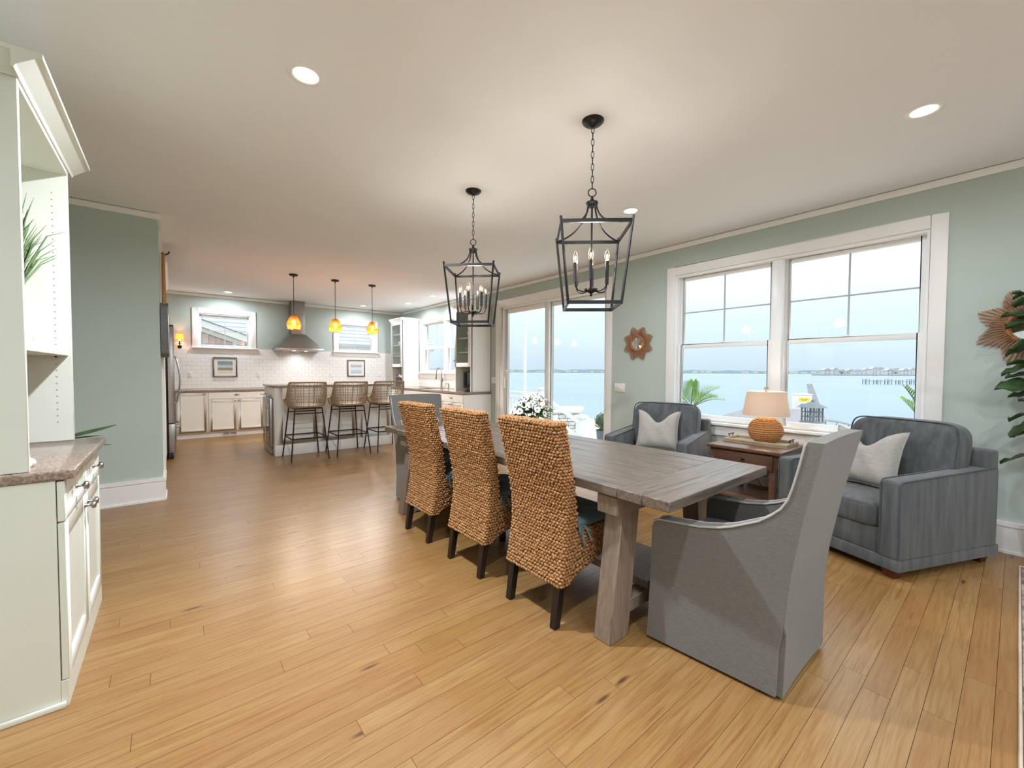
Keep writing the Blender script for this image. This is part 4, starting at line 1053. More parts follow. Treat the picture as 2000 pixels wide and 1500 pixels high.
# ---------------------------------------------------------------- lantern chandeliers
def lantern(label, x, y, rz):
    t = thing('lantern_chandelier', label, 'chandelier', (x, y, H), radians(rz), 'black lantern chandeliers over the table'); zz = lambda z: z-H
    obj('canopy', MB().lathe([(.066, 0), (.064, -.008), (.05, -.022), (.02, -.032), (.008, -.04), (.001, -.04)], 28), 'black_metal', t, smooth=50)
    n = 10; z0_, z1_ = zz(2.412), -.036
    for k in range(n):
        zc = z0_+(z1_-z0_)*(k+.5)/n; h = (z1_-z0_)/n*.62; r = .0085; pts = []
        for j in range(12):
            q = 2*pi*j/12; a = r*cos(q); b = h*sin(q); pts.append((a, 0, zc+b) if k % 2 else (0, a, zc+b))
        obj('chain_link', MB().tube(pts, .0022, 6, True), 'black_metal', t, smooth=60)
    obj('loop', MB().tube([(.024*cos(2*pi*j/20), .0, zz(2.388)+.024*sin(2*pi*j/20)) for j in range(20)], .0035, 8, True), 'black_metal', t, smooth=60)
    obj('hub', MB().lathe([(.004, zz(2.368)), (.01, zz(2.35)), (.012, zz(2.335)), (.036, zz(2.330)), (.037, zz(2.322)), (.022, zz(2.318)), (.020, zz(2.30)), (.001, zz(2.30))], 24), 'black_metal', t, smooth=40)
    T, B_, zt, zb = .2, .1525, zz(2.15), zz(1.70)
    cs = [(-1, -1), (1, -1), (1, 1), (-1, 1)]
    mb = MB(); 
    for i in range(4):
        a, b = cs[i], cs[(i+1) % 4]; obj('top_bar', MB().bar((a[0]*T, a[1]*T, zt), (b[0]*T, b[1]*T, zt), .010, .020), 'black_metal', t)
        obj('bottom_bar', MB().bar((a[0]*B_, a[1]*B_, zb), (b[0]*B_, b[1]*B_, zb), .010, .020), 'black_metal', t)
        k = (T-B_)/(zt-zb); e_ = .028
        obj('post', MB().bar((a[0]*B_, a[1]*B_, zb-.01), (a[0]*(T+k*e_), a[1]*(T+k*e_), zt+e_), .011, .011, (a[0], a[1], 0)), 'black_metal', t)
        pth = []
        for j in range(11):
            s_ = j/10; r = .022+(T-.022)*(s_**1.75); z = zz(2.318)+(zt+.004-zz(2.318))*(1-(1-s_)**1.9); pth.append((a[0]*r, a[1]*r, z))
        obj('curved_arm', MB().tube(pth, .0055, 8), 'black_metal', t, smooth=60)
    obj('center_rod', MB().tube([(0, 0, zz(2.30)), (0, 0, zz(1.78))], .0055, 8), 'black_metal', t)
    obj('bobeche', MB().lathe([(.005, zz(1.815)), (.04, zz(1.805)), (.042, zz(1.795)), (.02, zz(1.785)), (.006, zz(1.775)), (.008, zz(1.765)), (.001, zz(1.758))], 20), 'black_metal', t, smooth=50)
    for k in range(6):
        q = radians(60*k+20); dx, dy = cos(q), sin(q); r = .108
        obj('candle_arm', MB().tube([(dx*.02, dy*.02, zz(1.795)), (dx*.06, dy*.06, zz(1.787)), (dx*.09, dy*.09, zz(1.793)), (dx*.104, dy*.104, zz(1.812)), (dx*r, dy*r, zz(1.845))], .0045, 8), 'black_metal', t, smooth=60)
        ca = obj('candle', MB().lathe([(.012, zz(1.84)), (.011, zz(1.845)), (.011, zz(1.955)), (.001, zz(1.955))], 14, (dx*r, dy*r, 0)), 'black_metal', t, smooth=40)
        bu = obj('bulb', MB().lathe([(.008, zz(1.955)), (.0145, zz(1.975)), (.0155, zz(1.985)), (.011, zz(2.005)), (.004, zz(2.022)), (.0005, zz(2.03))], 12, (dx*r, dy*r, 0), cap=False), 'bulb_glass', t, smooth=70)
        obj('filament', MB().sell((dx*r, dy*r, zz(1.984)), (.005, .005, .013), 1, 1, 8, 6), 'filament', bu, smooth=70)
    light('chandelier_light', 'POINT', (0, 0, zz(2.03)), 6.5, (1, .92, .82), t, .065)
lantern('black open-frame lantern chandelier hanging over the breadboard end by the window', 1.994, 1.675, -42.0)
lantern('black open-frame lantern chandelier hanging over the kitchen half of the table', 1.985, 2.955, -44.5)

# ---------------------------------------------------------------- bouquet
t = thing('flower_bouquet', 'bouquet of white daisies and lilies with one yellow bloom on the table', 'flowers', (2.06, 2.28, TZ+.001))
obj('vase', MB().lathe([(.05, 0), (.062, .02), (.07, .08), (.055, .15), (.05, .17), (.045, .17), (.05, .15), (.06, .08), (.001, .02)], 24), 'white_china', t, smooth=50)
rb = random.Random(5)
def leaf_mesh(l, wd_, droop=.25, fold=.2, n=7):
    def f(u, v):
        x = l*u; w_ = wd_*sin(pi*min(1, u**.8*.98+.01))**.8; s_ = 2*v-1
        return (x, w_*s_, fold*w_*abs(s_)-droop*l*u*u)
    return MB().slab(lambda u, v: f(u, v), lambda u, v: (f(u, v)[0], f(u, v)[1], f(u, v)[2]-.0012), n, 5)
def place(mb, p, d, roll=0.0):
    d = Vector(d).normalized(); up_ = Vector((0, 0, 1)); y_ = up_.cross(d); y_ = y_.normalized() if y_.length > 1e-3 else Vector((0, 1, 0)); z_ = d.cross(y_)
    M_ = Matrix((d, y_, z_)).transposed().to_4x4() @ Matrix.Rotation(roll, 4, 'X'); M_.translation = Vector(p); return mb.xf(M_)
mb = MB()
for k in range(14):
    q = rb.uniform(0, 2*pi); mb.tube([(.02*cos(q), .02*sin(q), .1), (.05*cos(q), .05*sin(q), .2), (.1*cos(q), .1*sin(q), .27)], .003, 5)
obj('stems', mb, 'stem_green', t)
for k in range(34):
    q = k*2.4; e_ = rb.uniform(-.15, .9); d = (cos(q)*cos(e_), sin(q)*cos(e_), sin(e_)); p = (d[0]*.05, d[1]*.05, .2+.04*max(0, d[2]))
    obj('leaf', place(leaf_mesh(rb.uniform(.08, .14), rb.uniform(.012, .022)), p, d, rb.uniform(-.5, .5)), 'bouquet_leaf', t, smooth=60)
def daisy(c, d, r, pet, np_=6):
    d = Vector(d).normalized(); a = d.orthogonal().normalized(); b = d.cross(a); mb = MB()
    for j in range(np_):
        q = 2*pi*j/np_; dr = a*cos(q)+b*sin(q); sd = d.cross(dr)
        P = [Vector(c)+dr*r*s_+sd*r*.36*w_*g+d*(.25*r*s_*s_) for s_, w_ in ((.08, .2), (.5, 1.0), (.85, .9), (1.02, .25)) for g in (-1, 1)]
        mb.add(P, [(0, 1, 3, 2), (2, 3, 5, 4), (4, 5, 7, 6)])
    o = obj('blossom', mb, pet, t)
    obj('flower_eye', MB().sell(tuple(Vector(c)+d*.004), (r*.22, r*.22, r*.22), 1, 1, 8, 6), 'flower_eye' if pet != 'petal_yellow' else 'petal_yellow', o, smooth=80)
for k in range(44):
    q = k*2.399963; e_ = .1+1.35*((k+.5)/44)**.85; R_ = .135+rb.uniform(-.012, .02)
    d = (cos(q)*cos(e_), sin(q)*cos(e_), sin(e_)); c = (d[0]*R_, d[1]*R_, .20+d[2]*R_*1.08)
    daisy(c, (d[0]+rb.uniform(-.3, .3), d[1]+rb.uniform(-.3, .3), d[2]+rb.uniform(-.2, .3)), rb.uniform(.02, .03), 'petal_white', 6)
vr = Vector((rt.x, rt.y, 0)); tow = Vector((-fw.x, -fw.y, 0)).normalized()
for k, (a, b, z) in enumerate(((.02, .05, .30), (-.03, .08, .27), (.07, .06, .27))):
    c = vr*a+tow*b; mb = MB()
    for j in range(6):
        qd = Vector((cos(j*1.05)*.5, sin(j*1.05)*.5, .9)); mb.sell(tuple(Vector((c.x, c.y, z))+qd*.022), (.014, .014, .026), 1, 1, 8, 6)
    obj('lily', mb, 'petal_white', t, smooth=70)
c = vr*.085+tow*.085; mb = MB()
for j in range(16):
    q = j*2.4; qd = Vector((cos(q)*.9, sin(q)*.9, rb.uniform(-.3, .9))); mb.sell((c.x+qd.x*.018, c.y+qd.y*.018, .165+qd.z*.018), (.013, .013, .010), 1, 1, 8, 6)
obj('yellow_bloom', mb, 'petal_yellow', t, smooth=70)
# ---------------------------------------------------------------- armchairs (front towards local -Y, width along X)
def armchair(label, loc, rotz, W=.84, D=.97):
    t = thing('armchair', label, 'armchair', loc, rotz, 'grey upholstered armchairs by the window wall')
    h = W/2; ar = .115; AZ = .645
    obj('base', MB().box(-h+.01, h-.01, .02, D-.03, .135, .30), 'chenille', t, bevel=.012)
    obj('plinth', MB().box(-h, h, 0, D, .06, .135), 'chenille', t, bevel=.01)
    for s_ in (-1, 1):
        x0_, x1_ = s_*h, s_*(h-ar)
        p8 = [(min(x0_, x1_), .0, .13), (max(x0_, x1_), .0, .13), (max(x0_, x1_), D-.02, .13), (min(x0_, x1_), D-.02, .13),
              (min(x0_, x1_), .0, AZ-.02), (max(x0_, x1_), .0, AZ-.02), (max(x0_, x1_), D-.02, AZ+.02), (min(x0_, x1_), D-.02, AZ+.02)]
        a = obj('arm', MB().hexa(p8), 'chenille', t, bevel=.022, seg=3)
        for xx in (x0_, x1_):
            q = xx-s_*.004 if xx == x0_ else xx+s_*.004
            obj('welt', MB().tube([(q, .004, .14), (q, .002, AZ-.045), (q, .016, AZ-.022), (q, .05, AZ-.018), (q, D-.06, AZ+.018)], .005, 6), 'chenille_welt', a, smooth=60)
    obj('back_frame', MB().hexa([(-h+.01, D-.17, .13), (h-.01, D-.17, .13), (h-.01, D, .13), (-h+.01, D, .13), (-h+.01, D-.13, .78), (h-.01, D-.13, .78), (h-.01, D-.01, .78), (-h+.01, D-.01, .78)]), 'chenille', t, bevel=.02, seg=3)
    iw = h-ar-.004
    sc_ = obj('seat_cushion', MB().sell((0, .335, .375), (iw, .345, .09), .32, .2, 48, 16), 'chenille', t, smooth=60)
    obj('welt', MB().tube([(iw*.97*(1 if abs(cos(q))**.22*cos(q) > 0 else -1)*abs(cos(q))**.22, .335+.335*(1 if sin(q) > 0 else -1)*abs(sin(q))**.22, .437) for q in [2*pi*(k+.5)/48 for k in range(48)]], .005, 6, True), 'chenille_welt', sc_, smooth=60)
    def bulge(p):
        zz_ = p.z/.255
        p.y += -.02*math.exp(-(p.x/.25)**2)*math.exp(-(zz_/.6)**2)+.012*sin(p.x*21+p.z*13)*math.exp(-((zz_-.2)/.6)**2)*(1 if p.y < 0 else 0)
        p.y += .09*(p.z/.255)*.6
        return p
    bc = obj('back_cushion', MB().sell((0, D-.26, .70), (iw+.045, .105, .255), .42, .22, 52, 22, bulge), 'chenille', t, smooth=60)
    w_ = iw+.045; pts = []
    for k in range(56):
        q = 2*pi*(k+.5)/56; e2 = .24; x = w_*.985*(1 if cos(q) > 0 else -1)*abs(cos(q))**e2; z = .25*(1 if sin(q) > 0 else -1)*abs(sin(q))**e2
        pts.append((x, D-.26-.075+.09*(z/.255)*.6, .70+z))
    obj('welt', MB().tube(pts, .0055, 6, True), 'chenille_welt', bc, smooth=60)
    for sx in (-1, 1):
        for y in (.07, D-.07):
            obj('leg', MB().hexa([(sx*(h-.075)-.028, y-.028, 0), (sx*(h-.075)+.028, y-.028, 0), (sx*(h-.075)+.028, y+.028, 0), (sx*(h-.075)-.028, y+.028, 0), (sx*(h-.075)-.042, y-.042, .062), (sx*(h-.075)+.042, y-.042, .062), (sx*(h-.075)+.042, y+.042, .062), (sx*(h-.075)-.042, y+.042, .062)]), 'red_wood', t)
    return t
# chair beside the fig: front edge from (3.44,.435) to (3.755,1.19)
fa, fb = Vector((3.44, .435)), Vector((3.765, 1.205)); mid = (fa+fb)/2; ang1 = atan2((fa-fb).y, (fa-fb).x)
armchair('grey chenille armchair angled beside the fig plant with a streaked outer arm', (mid.x, mid.y, 0), ang1, (fb-fa).length, .985)
fa, fb = Vector((3.735, 1.937)), Vector((3.546, 2.773)); mid = (fa+fb)/2; ang2 = atan2((fa-fb).y, (fa-fb).x)
armchair('grey chenille armchair under the round sunburst mirror and light switch', (mid.x, mid.y, 0), ang2, (fb-fa).length, .915)
# local -Y must look into the room: rotate so that width runs along the front edge
def pillow(label, loc, rot, W=.46, Hh=.46, grp='grey linen throw pillows'):
    def pz(u, v, s_):
        x = W*(u-.5); z = Hh*(v-.5); e_ = (max(0, 1-(2*u-1)**4)*max(0, 1-(2*v-1)**4))**.5
        pinch = 1-.10*(1-(2*v-1)**2)*abs(2*u-1); x *= pinch; z *= 1-.10*(1-(2*u-1)**2)*abs(2*v-1)
        y = s_*.085*e_
        if v > .5:
            k = math.exp(-(x/(.10))**2)*((v-.5)*2)**1.4; z -= .125*k
            y *= 1-.35*k; 
        y += .004*sin(x*40+z*25)*e_*s_
        return (x, y, z+Hh/2)
    mb = MB().grid(lambda u, v: pz(u, v, -1), 30, 30).grid(lambda u, v: pz(1-u, v, 1), 30, 30)
    o = obj('throw_pillow', mb, 'pillow_linen', smooth=70); tag(o, label, 'pillow', grp); o.location = loc; o.rotation_euler = rot
    pts = [pz(u/12, 0, 0) for u in range(12)]+[pz(1, v/12, 0) for v in range(12)]+[pz(1-u/12, 1, 0) for u in range(12)]+[pz(0, 1-v/12, 0) for v in range(12)]
    obj('piping', MB().tube(pts, .0045, 6, True), 'pillow_linen', o, smooth=70)
    return o

# ---------------------------------------------------------------- side table with tray and rope lamp
SX0, SX1, SY0, SY1, SZ = 3.93, 4.56, 1.235, 1.865, .622
t = thing('side_table', 'dark walnut side table with drawer and lower shelf between the armchairs', 'table', ((SX0+SX1)/2, (SY0+SY1)/2, 0)); a, b = (SX1-SX0)/2, (SY1-SY0)/2
obj('top', MB().box(-a, a, -b, b, SZ-.028, SZ), 'walnut', t, bevel=.004)
obj('case', MB().box(-a+.05, a-.04, -b+.06, b-.06, .43, SZ-.029), 'walnut', t)
d = obj('drawer', MB().box(-a+.036, -a+.05, -b+.08, b-.08, .445, SZ-.045), 'walnut', t, bevel=.003); knob(d, 'y', -a+.036, -1, 0, .515, .013, 'black_metal')
for sy in (-1, 1):
    obj('bracket', MB().prism([(sy*(b-.01), SZ-.03), (sy*(b-.06), SZ-.03), (sy*(b-.06), .43)], -a+.05, a-.05, 'x'), 'walnut', t)
    for sx in (-1, 1): obj('leg', MB().box(sx*(a-.07)-.024, sx*(a-.07)+.024, sy*(b-.085)-.024, sy*(b-.085)+.024, 0, .43), 'walnut', t, bevel=.003)
obj('shelf', MB().box(-a+.05, a-.05, -b+.06, b-.06, .15, .175), 'walnut', t, bevel=.003)
t = thing('serving_tray', 'weathered wooden serving tray with bar handles on the side table', 'tray', (4.35, 1.555, SZ+.001)); a, b = .155, .275
obj('base', MB().box(-a, a, -b, b, 0, .010), 'tray_wood', t)
for s_ in (-1, 1):
    obj('rim', MB().box(s_*a, s_*(a-.022), -b, b, .010, .034), 'tray_wood', t, bevel=.004)
    obj('rim', MB().box(-a+.022, a-.022, s_*b, s_*(b-.022), .010, .034), 'tray_wood', t, bevel=.004)
    obj('handle', MB().tube([(-.04, s_*(b-.011), .03), (-.04, s_*(b-.011), .058)], .004, 8).tube([(.04, s_*(b-.011), .03), (.04, s_*(b-.011), .058)], .004, 8).tube([(-.06, s_*(b-.011), .06), (.06, s_*(b-.011), .06)], .006, 8), 'black_metal', t, smooth=50)
LZ = SZ+.0115
t = thing('table_lamp', 'lit table lamp with coiled rope ball base and linen drum shade', 'lamp', (4.34, 1.505, LZ))
R0 = .137; nc = 15; mb = MB(); NT = 120
for k in range(nc):
    la = -1.02+2.42*(k+.5)/nc; la = min(la, 1.38); rr_ = R0*cos(la); zc = .118+.120*sin(la)
    if rr_ < .02: continue
    nt_ = NT; rad = .0105; vs = []; n = 8
    for i in range(nt_):
        th_ = 2*pi*i/nt_
        for j in range(n):
            ph = 2*pi*j/n; r_ = rad*(1+.22*cos(2*ph+th_*rr_/R0*46)); vs.append(((rr_+r_*cos(ph))*cos(th_), (rr_+r_*cos(ph))*sin(th_), zc+r_*sin(ph)))
    mb.add(vs, [(i*n+j, ((i+1) % nt_)*n+j, ((i+1) % nt_)*n+(j+1) % n, i*n+(j+1) % n) for i in range(nt_) for j in range(n)])
obj('rope_base', mb, 'rope', t, smooth=70)
obj('core', MB().sell((0, 0, .118), (R0*.97, R0*.97, .116), 1, 1, 24, 14), 'rope', t, smooth=70)
obj('neck', MB().lathe([(.02, .23), (.014, .25), (.008, .27), (.008, .47), (.001, .47)], 14), 'nickel', t, smooth=50)
obj('shade', MB().slab(lambda u, v: ((.196-.034*v)*cos(2*pi*u), (.196-.034*v)*sin(2*pi*u), .258+.226*v), lambda u, v: ((.194-.034*v)*cos(2*pi*u), (.194-.034*v)*sin(2*pi*u), .258+.226*v), 49, 3), 'lamp_shade', t, smooth=60)
for r_, z_ in ((.196, .258), (.162, .484)): obj('shade_trim', MB().tube([(r_*cos(2*pi*k/48), r_*sin(2*pi*k/48), z_) for k in range(48)], .0025, 6, True), 'petal_white', t, smooth=60)
obj('finial', MB().lathe([(.006, .47), (.006, .495), (.017, .50), (.02, .515), (.012, .53), (.001, .533)], 16), 'tray_wood', t, smooth=60)
obj('bulb', MB().sell((0, 0, .35), (.026, .026, .035), 1, 1, 12, 8), 'bulb_glow', t, smooth=70)
light('lamp_light', 'POINT', (0, 0, .36), 2.6, (1, .80, .60), t, .04)
tag(obj('power_cord', MB().tube([(4.5, 1.62, .33), (4.56, 1.66, .25), (4.59, 1.6, .12), (4.6, 1.5, .03), (4.61, 1.45, .10), (4.62, 1.42, .28)], .003, 6), 'cord_brown', smooth=60), 'thin lamp cord hanging behind the walnut side table', 'cord')
d1 = bpy.data.objects['armchair']; d2 = bpy.data.objects['armchair.001']
def on_chair(root, x, y, z):
    c_, s_ = cos(root.rotation_euler.z), sin(root.rotation_euler.z); return (root.location.x+c_*x-s_*y, root.location.y+s_*x+c_*y, z)
pillow('pale linen pillow with a chopped top leaning in the armchair beside the fig', on_chair(d1, -.06, .36, .462), (radians(-20), 0, d1.rotation_euler.z+.12), .45, .44)
pillow('pale linen pillow with a chopped top leaning in the armchair under the mirror', on_chair(d2, .0, .36, .462), (radians(-20), 0, d2.rotation_euler.z+.15), .44, .44)

# ---------------------------------------------------------------- sunburst mirrors on the window wall
def sunburst(label, y, z, R1, R2, rg, n=96, lobes=8, ph=0.0):
    t = thing('sunburst_mirror', label, 'mirror', (XW-.002, y, z), 0, 'rattan sunburst mirrors'); rs = random.Random(int(R2*1000))
    mb = MB()
    for k in range(n):
        q = 2*pi*k/n; s_ = (q*lobes/(2*pi)+ph) % 1.0; tri = abs(2*s_-1); L_ = R1+(R2-R1)*tri*rs.uniform(.9, 1.03)
        xx = -.012-.010*(k % 2); mb.bar((xx, rg*.85*cos(q), rg*.85*sin(q)), (xx+.004, L_*cos(q), L_*sin(q)), .0055, .006, (1, 0, 0))
    stuff(obj('rattan_rays', mb, 'rattan', t))
    obj('ring', MB().tube([(-.022, rg*cos(2*pi*k/40), rg*sin(2*pi*k/40)) for k in range(40)], .011, 8, True), 'rattan', t, smooth=60)
    obj('mirror_disc', MB().lathe([(rg, -.012), (rg, -.020), (.001, -.021)], 40, (0, 0, 0), 'x'), 'mirror_glass', t)
sunburst('small round mirror with rattan sunburst rays above the armchair and switch', 3.13, 1.665, .165, .235, .092, 104, 8, .5)
sunburst('large rattan sunburst mirror partly behind the fig leaves', -.055, 1.635, .20, .29, .115, 120, 8, .5)

# ---------------------------------------------------------------- fiddle-leaf fig in the corner by the armchair
t = thing('fig_plant', 'potted fiddle-leaf fig with broad dark leaves beside the angled armchair', 'plant', (4.515, -.21, 0))
obj('pot', MB().lathe([(.075, 0), (.085, .02), (.12, .30), (.112, .30), (.10, .26), (.001, .26)], 28), 'ceramic_pot', t, smooth=50)
obj('soil', MB().lathe([(.10, .262), (.001, .268)], 20), 'soil', t)
obj('trunk', MB().tube([(0, 0, .26), (-.01, .01, .7), (-.02, .0, 1.2), (-.02, .02, 1.75), (-.03, .02, 2.0)], [.016, .014, .012, .009, .004], 8), 'table_leg', t, smooth=50)
def fig_leaf(l, w_):
    def f(u, v):
        prof = sin(pi*min(1, .06+.94*u))**.55*(.62+.5*u) if u < .98 else .05; s_ = 2*v-1
        return (l*u, w_*prof*s_, .22*w_*abs(s_)-.32*l*u*u+.010*sin(u*22)*abs(s_))
    return MB().slab(lambda u, v: f(u, v), lambda u, v: (f(u, v)[0], f(u, v)[1], f(u, v)[2]-.0015), 11, 7)
rg_ = random.Random(21)
for k in range(26):
    z = .78+1.2*k/26; q = k*2.4+.6; el = rg_.uniform(-.2, .55); d = Vector((cos(q)*cos(el), sin(q)*cos(el), sin(el)))
    if d.x > .25: d.x = .25-d.x*.3
    l = rg_.uniform(.2, .29)
    obj('leaf', place(fig_leaf(l, l*.36), (-.015+d.x*.03, .01+d.y*.03, z), d, rg_.uniform(-.4, .4)), 'fig_leaf', t, smooth=60)
for (y, z, el, l, ro) in ((.10, 1.78, .15, .24, .5), (.08, 1.66, .35, .27, -.3), (.09, 1.50, .1, .24, .7), (.05, 1.36, .25, .26, .2), (.08, 1.20, .2, .28, -.5), (.06, 1.08, -.1, .26, .3), (.07, .98, -.15, .27, .8)):
    obj('leaf', place(fig_leaf(l, l*.36), (-.02, y*.4, z), (-.35, .8, el), ro), 'fig_leaf', t, smooth=60)

# ---------------------------------------------------------------- rug edge
t = thing('area_rug', 'faded brown and mauve patterned area rug with pale bound edge', 'rug', (2.6, -1.6, .0006))
obj('pile', MB().box(-1.7, 1.77, -1.5, 1.553, 0, .009), 'rug_pile', t)
mb = MB().tube([(1.78, 1.56, .0055), (-1.7, 1.56, .0055)], .0055, 6).tube([(1.78, -1.5, .0055), (1.78, 1.56, .0055)], .0055, 6)
obj('binding', mb, 'rug_binding', t)
# ---------------------------------------------------------------- white built-in beside the stub wall
CY0, CY1, CX = 2.288, 3.235, -.348
t = thing('storage_cabinet', 'white built-in base cabinet with round knobs under brown granite', 'cabinet', (CX, (CY0+CY1)/2, 0)); cyb = (CY0+CY1)/2; hb = (CY1-CY0)/2
obj('carcass', MB().box(XL-CX+.002, -.003, -hb, hb, 0, .875), 'cabinet_shaded', t)
obj('shoe_trim', MB().box(XL-CX+.03, .012, -hb-.014, -hb, 0, .022), 'cabinet_shaded', t, bevel=.004)
obj('plinth', MB().box(-.002, .018, -hb, hb, 0, .10), 'cabinet_shaded', t)
for k in (-1, 1):
    a, b = (-hb+.001, -.001) if k < 0 else (.001, hb-.001)
    d = front(t, 'drawer', 'y', 0, 1, a, b, .715, .872, 'cabinet_shaded', rail=.038); knob(d, 'y', .02, 1, (a+b)/2, .80, .0155, 'nickel', 1.15)
    d = front(t, 'door', 'y', 0, 1, a, b, .102, .712, 'cabinet_shaded', rail=.062); knob(d, 'y', .02, 1, k*.04, .665, .0155, 'nickel', 1.15)
tag(obj('granite_countertop', MB().box(XL+.002, -.298, CY0-.012, CY1+.01, .877, .916), 'granite', bevel=.008, seg=3), 'brown speckled granite slab on the white built-in cabinet', 'countertop')
UX, UZ0, UZ1 = -.415, .9175, 2.335
t = thing('shelf_hutch', 'white open-shelf hutch with crown standing on the granite slab', 'cabinet', (UX, cyb-.012, UZ0)); hh = (3.21-2.288)/2; zt_ = UZ1-UZ0; dx0 = XL-UX+.003
for s_ in (-1, 1):
    obj('side_panel', MB().box(dx0, 0, s_*hh, s_*(hh-.019), 0, zt_), 'cabinet_shaded', t, bevel=.002, seg=1)
obj('back_panel', MB().box(dx0, dx0+.012, -hh+.019, hh-.019, 0, zt_), 'cabinet_shaded', t)
obj('top_panel', MB().box(dx0+.012, 0, -hh+.019, hh-.019, zt_-.022, zt_), 'cabinet_shaded', t)
obj('shelf', MB().box(dx0+.012, -.012, -hh+.02, hh-.02, 1.366-UZ0, 1.392-UZ0), 'cabinet_shaded', t, bevel=.002, seg=1)
pr = [(0, 0), (.006, 0), (.012, .012), (.062, .052), (.075, .056), (.075, .072), (0, .072)]
mb = MB().prism([(p[0], p[1]+zt_) for p in pr], -hh-.075, hh+.075, 'y')
for s_ in (-1, 1): mb.prism([(s_*(hh+p[0]), p[1]+zt_) for p in pr], dx0, .0, 'x')
mb.box(dx0, 0, -hh, hh, zt_, zt_+.072); obj('crown', mb, 'cabinet_shaded', t)
mb = MB()
for k in range(36): mb.lathe([(.0035, 0), (.0035, -.0008), (.001, -.0008)], 8, (-.058, hh-.019, .10+.034*k), 'y')
stuff(obj('peg_holes', mb, 'peg_shadow', t))
obj('shelf_pin', MB().lathe([(.004, 0), (.004, -.012), (.001, -.012)], 8, (-.058, hh-.019, 1.362-UZ0), 'y'), 'black_plastic', t)
# things on it
rg2 = random.Random(9)
t = thing('grass_arrangement', 'tall green grass blades in a vase on the hutch shelf', 'plant', (-.535, 2.76, 1.393))
obj('vase', MB().lathe([(.045, 0), (.06, .03), (.062, .1), (.035, .18), (.03, .2), (.026, .2), (.001, .19)], 20), 'ceramic_pot', t, smooth=50)
for k in range(70):
    q = rg2.uniform(.35, 1.95); sp_ = rg2.uniform(.02, .40)*(1.0 if k % 3 else .55); hgt = rg2.uniform(.30, .56)*(1-.55*sp_)
    dx, dy = cos(q)*sp_*.42+.015, sin(q)*sp_*.92
    pts = [Vector((.008*cos(q), .008*sin(q), .18)), Vector((dx*.28, dy*.28, .18+hgt*.42)), Vector((dx*.62, dy*.62, .18+hgt*.78)), Vector((dx, dy, .18+hgt*(1.0 if k % 4 else .9)))]
    obj('blade', MB().tube(pts, [.003, .0036, .003, .0005], 4), 'grass_blade', t)
t = thing('coral_branch', 'small white coral branch on the hutch shelf', 'ornament', (-.505, 2.62, 1.3935))
obj('trunk', MB().tube([(0, 0, 0), (.004, .008, .04), (0, .012, .085)], [.017, .013, .009], 8), 'coral_white', t, smooth=60)
for a in ([(0, .012, .075), (.0, -.012, .115), (.0, -.02, .165)], [(0, .012, .08), (.01, .03, .10), (.012, .038, .125)], [(0, .004, .05), (.012, -.02, .07), (.02, -.034, .085)]): obj('branch', MB().tube(a, [.008, .007, .004], 8), 'coral_white', t, smooth=60)
t = thing('bead_garland', 'string of white wooden beads on the granite slab', 'ornament', (-.44, 2.37, .917))
for k in range(9):
    q = k*.55; obj('bead', MB().sell((-.07+.075*cos(q), .05+.06*sin(q), .0165), (.0165, .0165, .0165), 1, 1, 12, 8), 'coral_white', t, smooth=80)
for dx, dy, z, r in ((.005, -.012, .017, .0165), (-.002, -.0, .047, .0165), (-.004, .006, .075, .013)): obj('bead', MB().sell((dx, dy, z), (r, r, r), 1, 1, 12, 8), 'coral_white', t, smooth=80)
t = thing('leafy_plant', 'potted plant beyond the built-in with long dark leaves over the slab edge', 'plant', (-.62, 3.62, 0))
obj('pot', MB().lathe([(.12, 0), (.14, .02), (.16, .28), (.15, .28), (.135, .25), (.001, .25)], 24), 'ceramic_pot', t, smooth=50)
obj('soil', MB().lathe([(.136, .252), (.001, .256)], 16), 'soil', t)
for k in range(9):
    q = k*.9; obj('stem', MB().tube([(0, 0, .25), (.04*cos(q), .04*sin(q), .55), (.09*cos(q), .06*sin(q), .82)], [.008, .006, .004], 6), 'stem_green', t)
    d = (cos(q), sin(q)*.6, .15); obj('leaf', place(leaf_mesh(.22, .03, .1, .3), (.09*cos(q), .06*sin(q), .81), d), 'fig_leaf', t, smooth=60)
obj('leaf', place(leaf_mesh(.27, .03, -.12, .3, 9), (.08, .0, .875), (1, -.1, .16), .3), 'fig_leaf', t, smooth=60)
obj('leaf', place(leaf_mesh(.19, .018, .02, .3, 9), (.09, -.03, .872), (1, -.2, .12), -.2), 'fig_leaf', t, smooth=60)

# ---------------------------------------------------------------- rope-hung mirror on the stub wall end
t = thing('rope_mirror', 'grey framed mirror hung by a thick rope from a black hook', 'mirror', (XS+.001, 5.78, 1.43))
def rr_box(mb, x0, x1, y0, y1, z0, z1, c=.05):
    poly = []
    for cy2, cz2, q0 in ((y1-c, z1-c, 0), (y0+c, z1-c, 90), (y0+c, z0+c, 180), (y1-c, z0+c, 270)):
        for k in range(6): q = radians(q0+18*k); poly.append((cy2+c*cos(q), cz2+c*sin(q)))
    return mb.prism(poly, x0, x1, 'x')
obj('frame', rr_box(MB(), .004, .062, -.37, .37, 0, .535), 'mirror_grey', t, smooth=30)
obj('mirror_glass', rr_box(MB(), .060, .064, -.34, .34, .03, .505), 'mirror_glass', t)
obj('frame_edge', MB().tube([(.062, y, z) for y, z in [(-.37, .06), (-.37, .475), (-.35, .52), (-.31, .535), (.31, .535), (.35, .52), (.37, .475), (.37, .06), (.35, .015), (.31, 0), (-.31, 0), (-.35, .015)]], .004, 6, True), 'chrome', t, smooth=60)
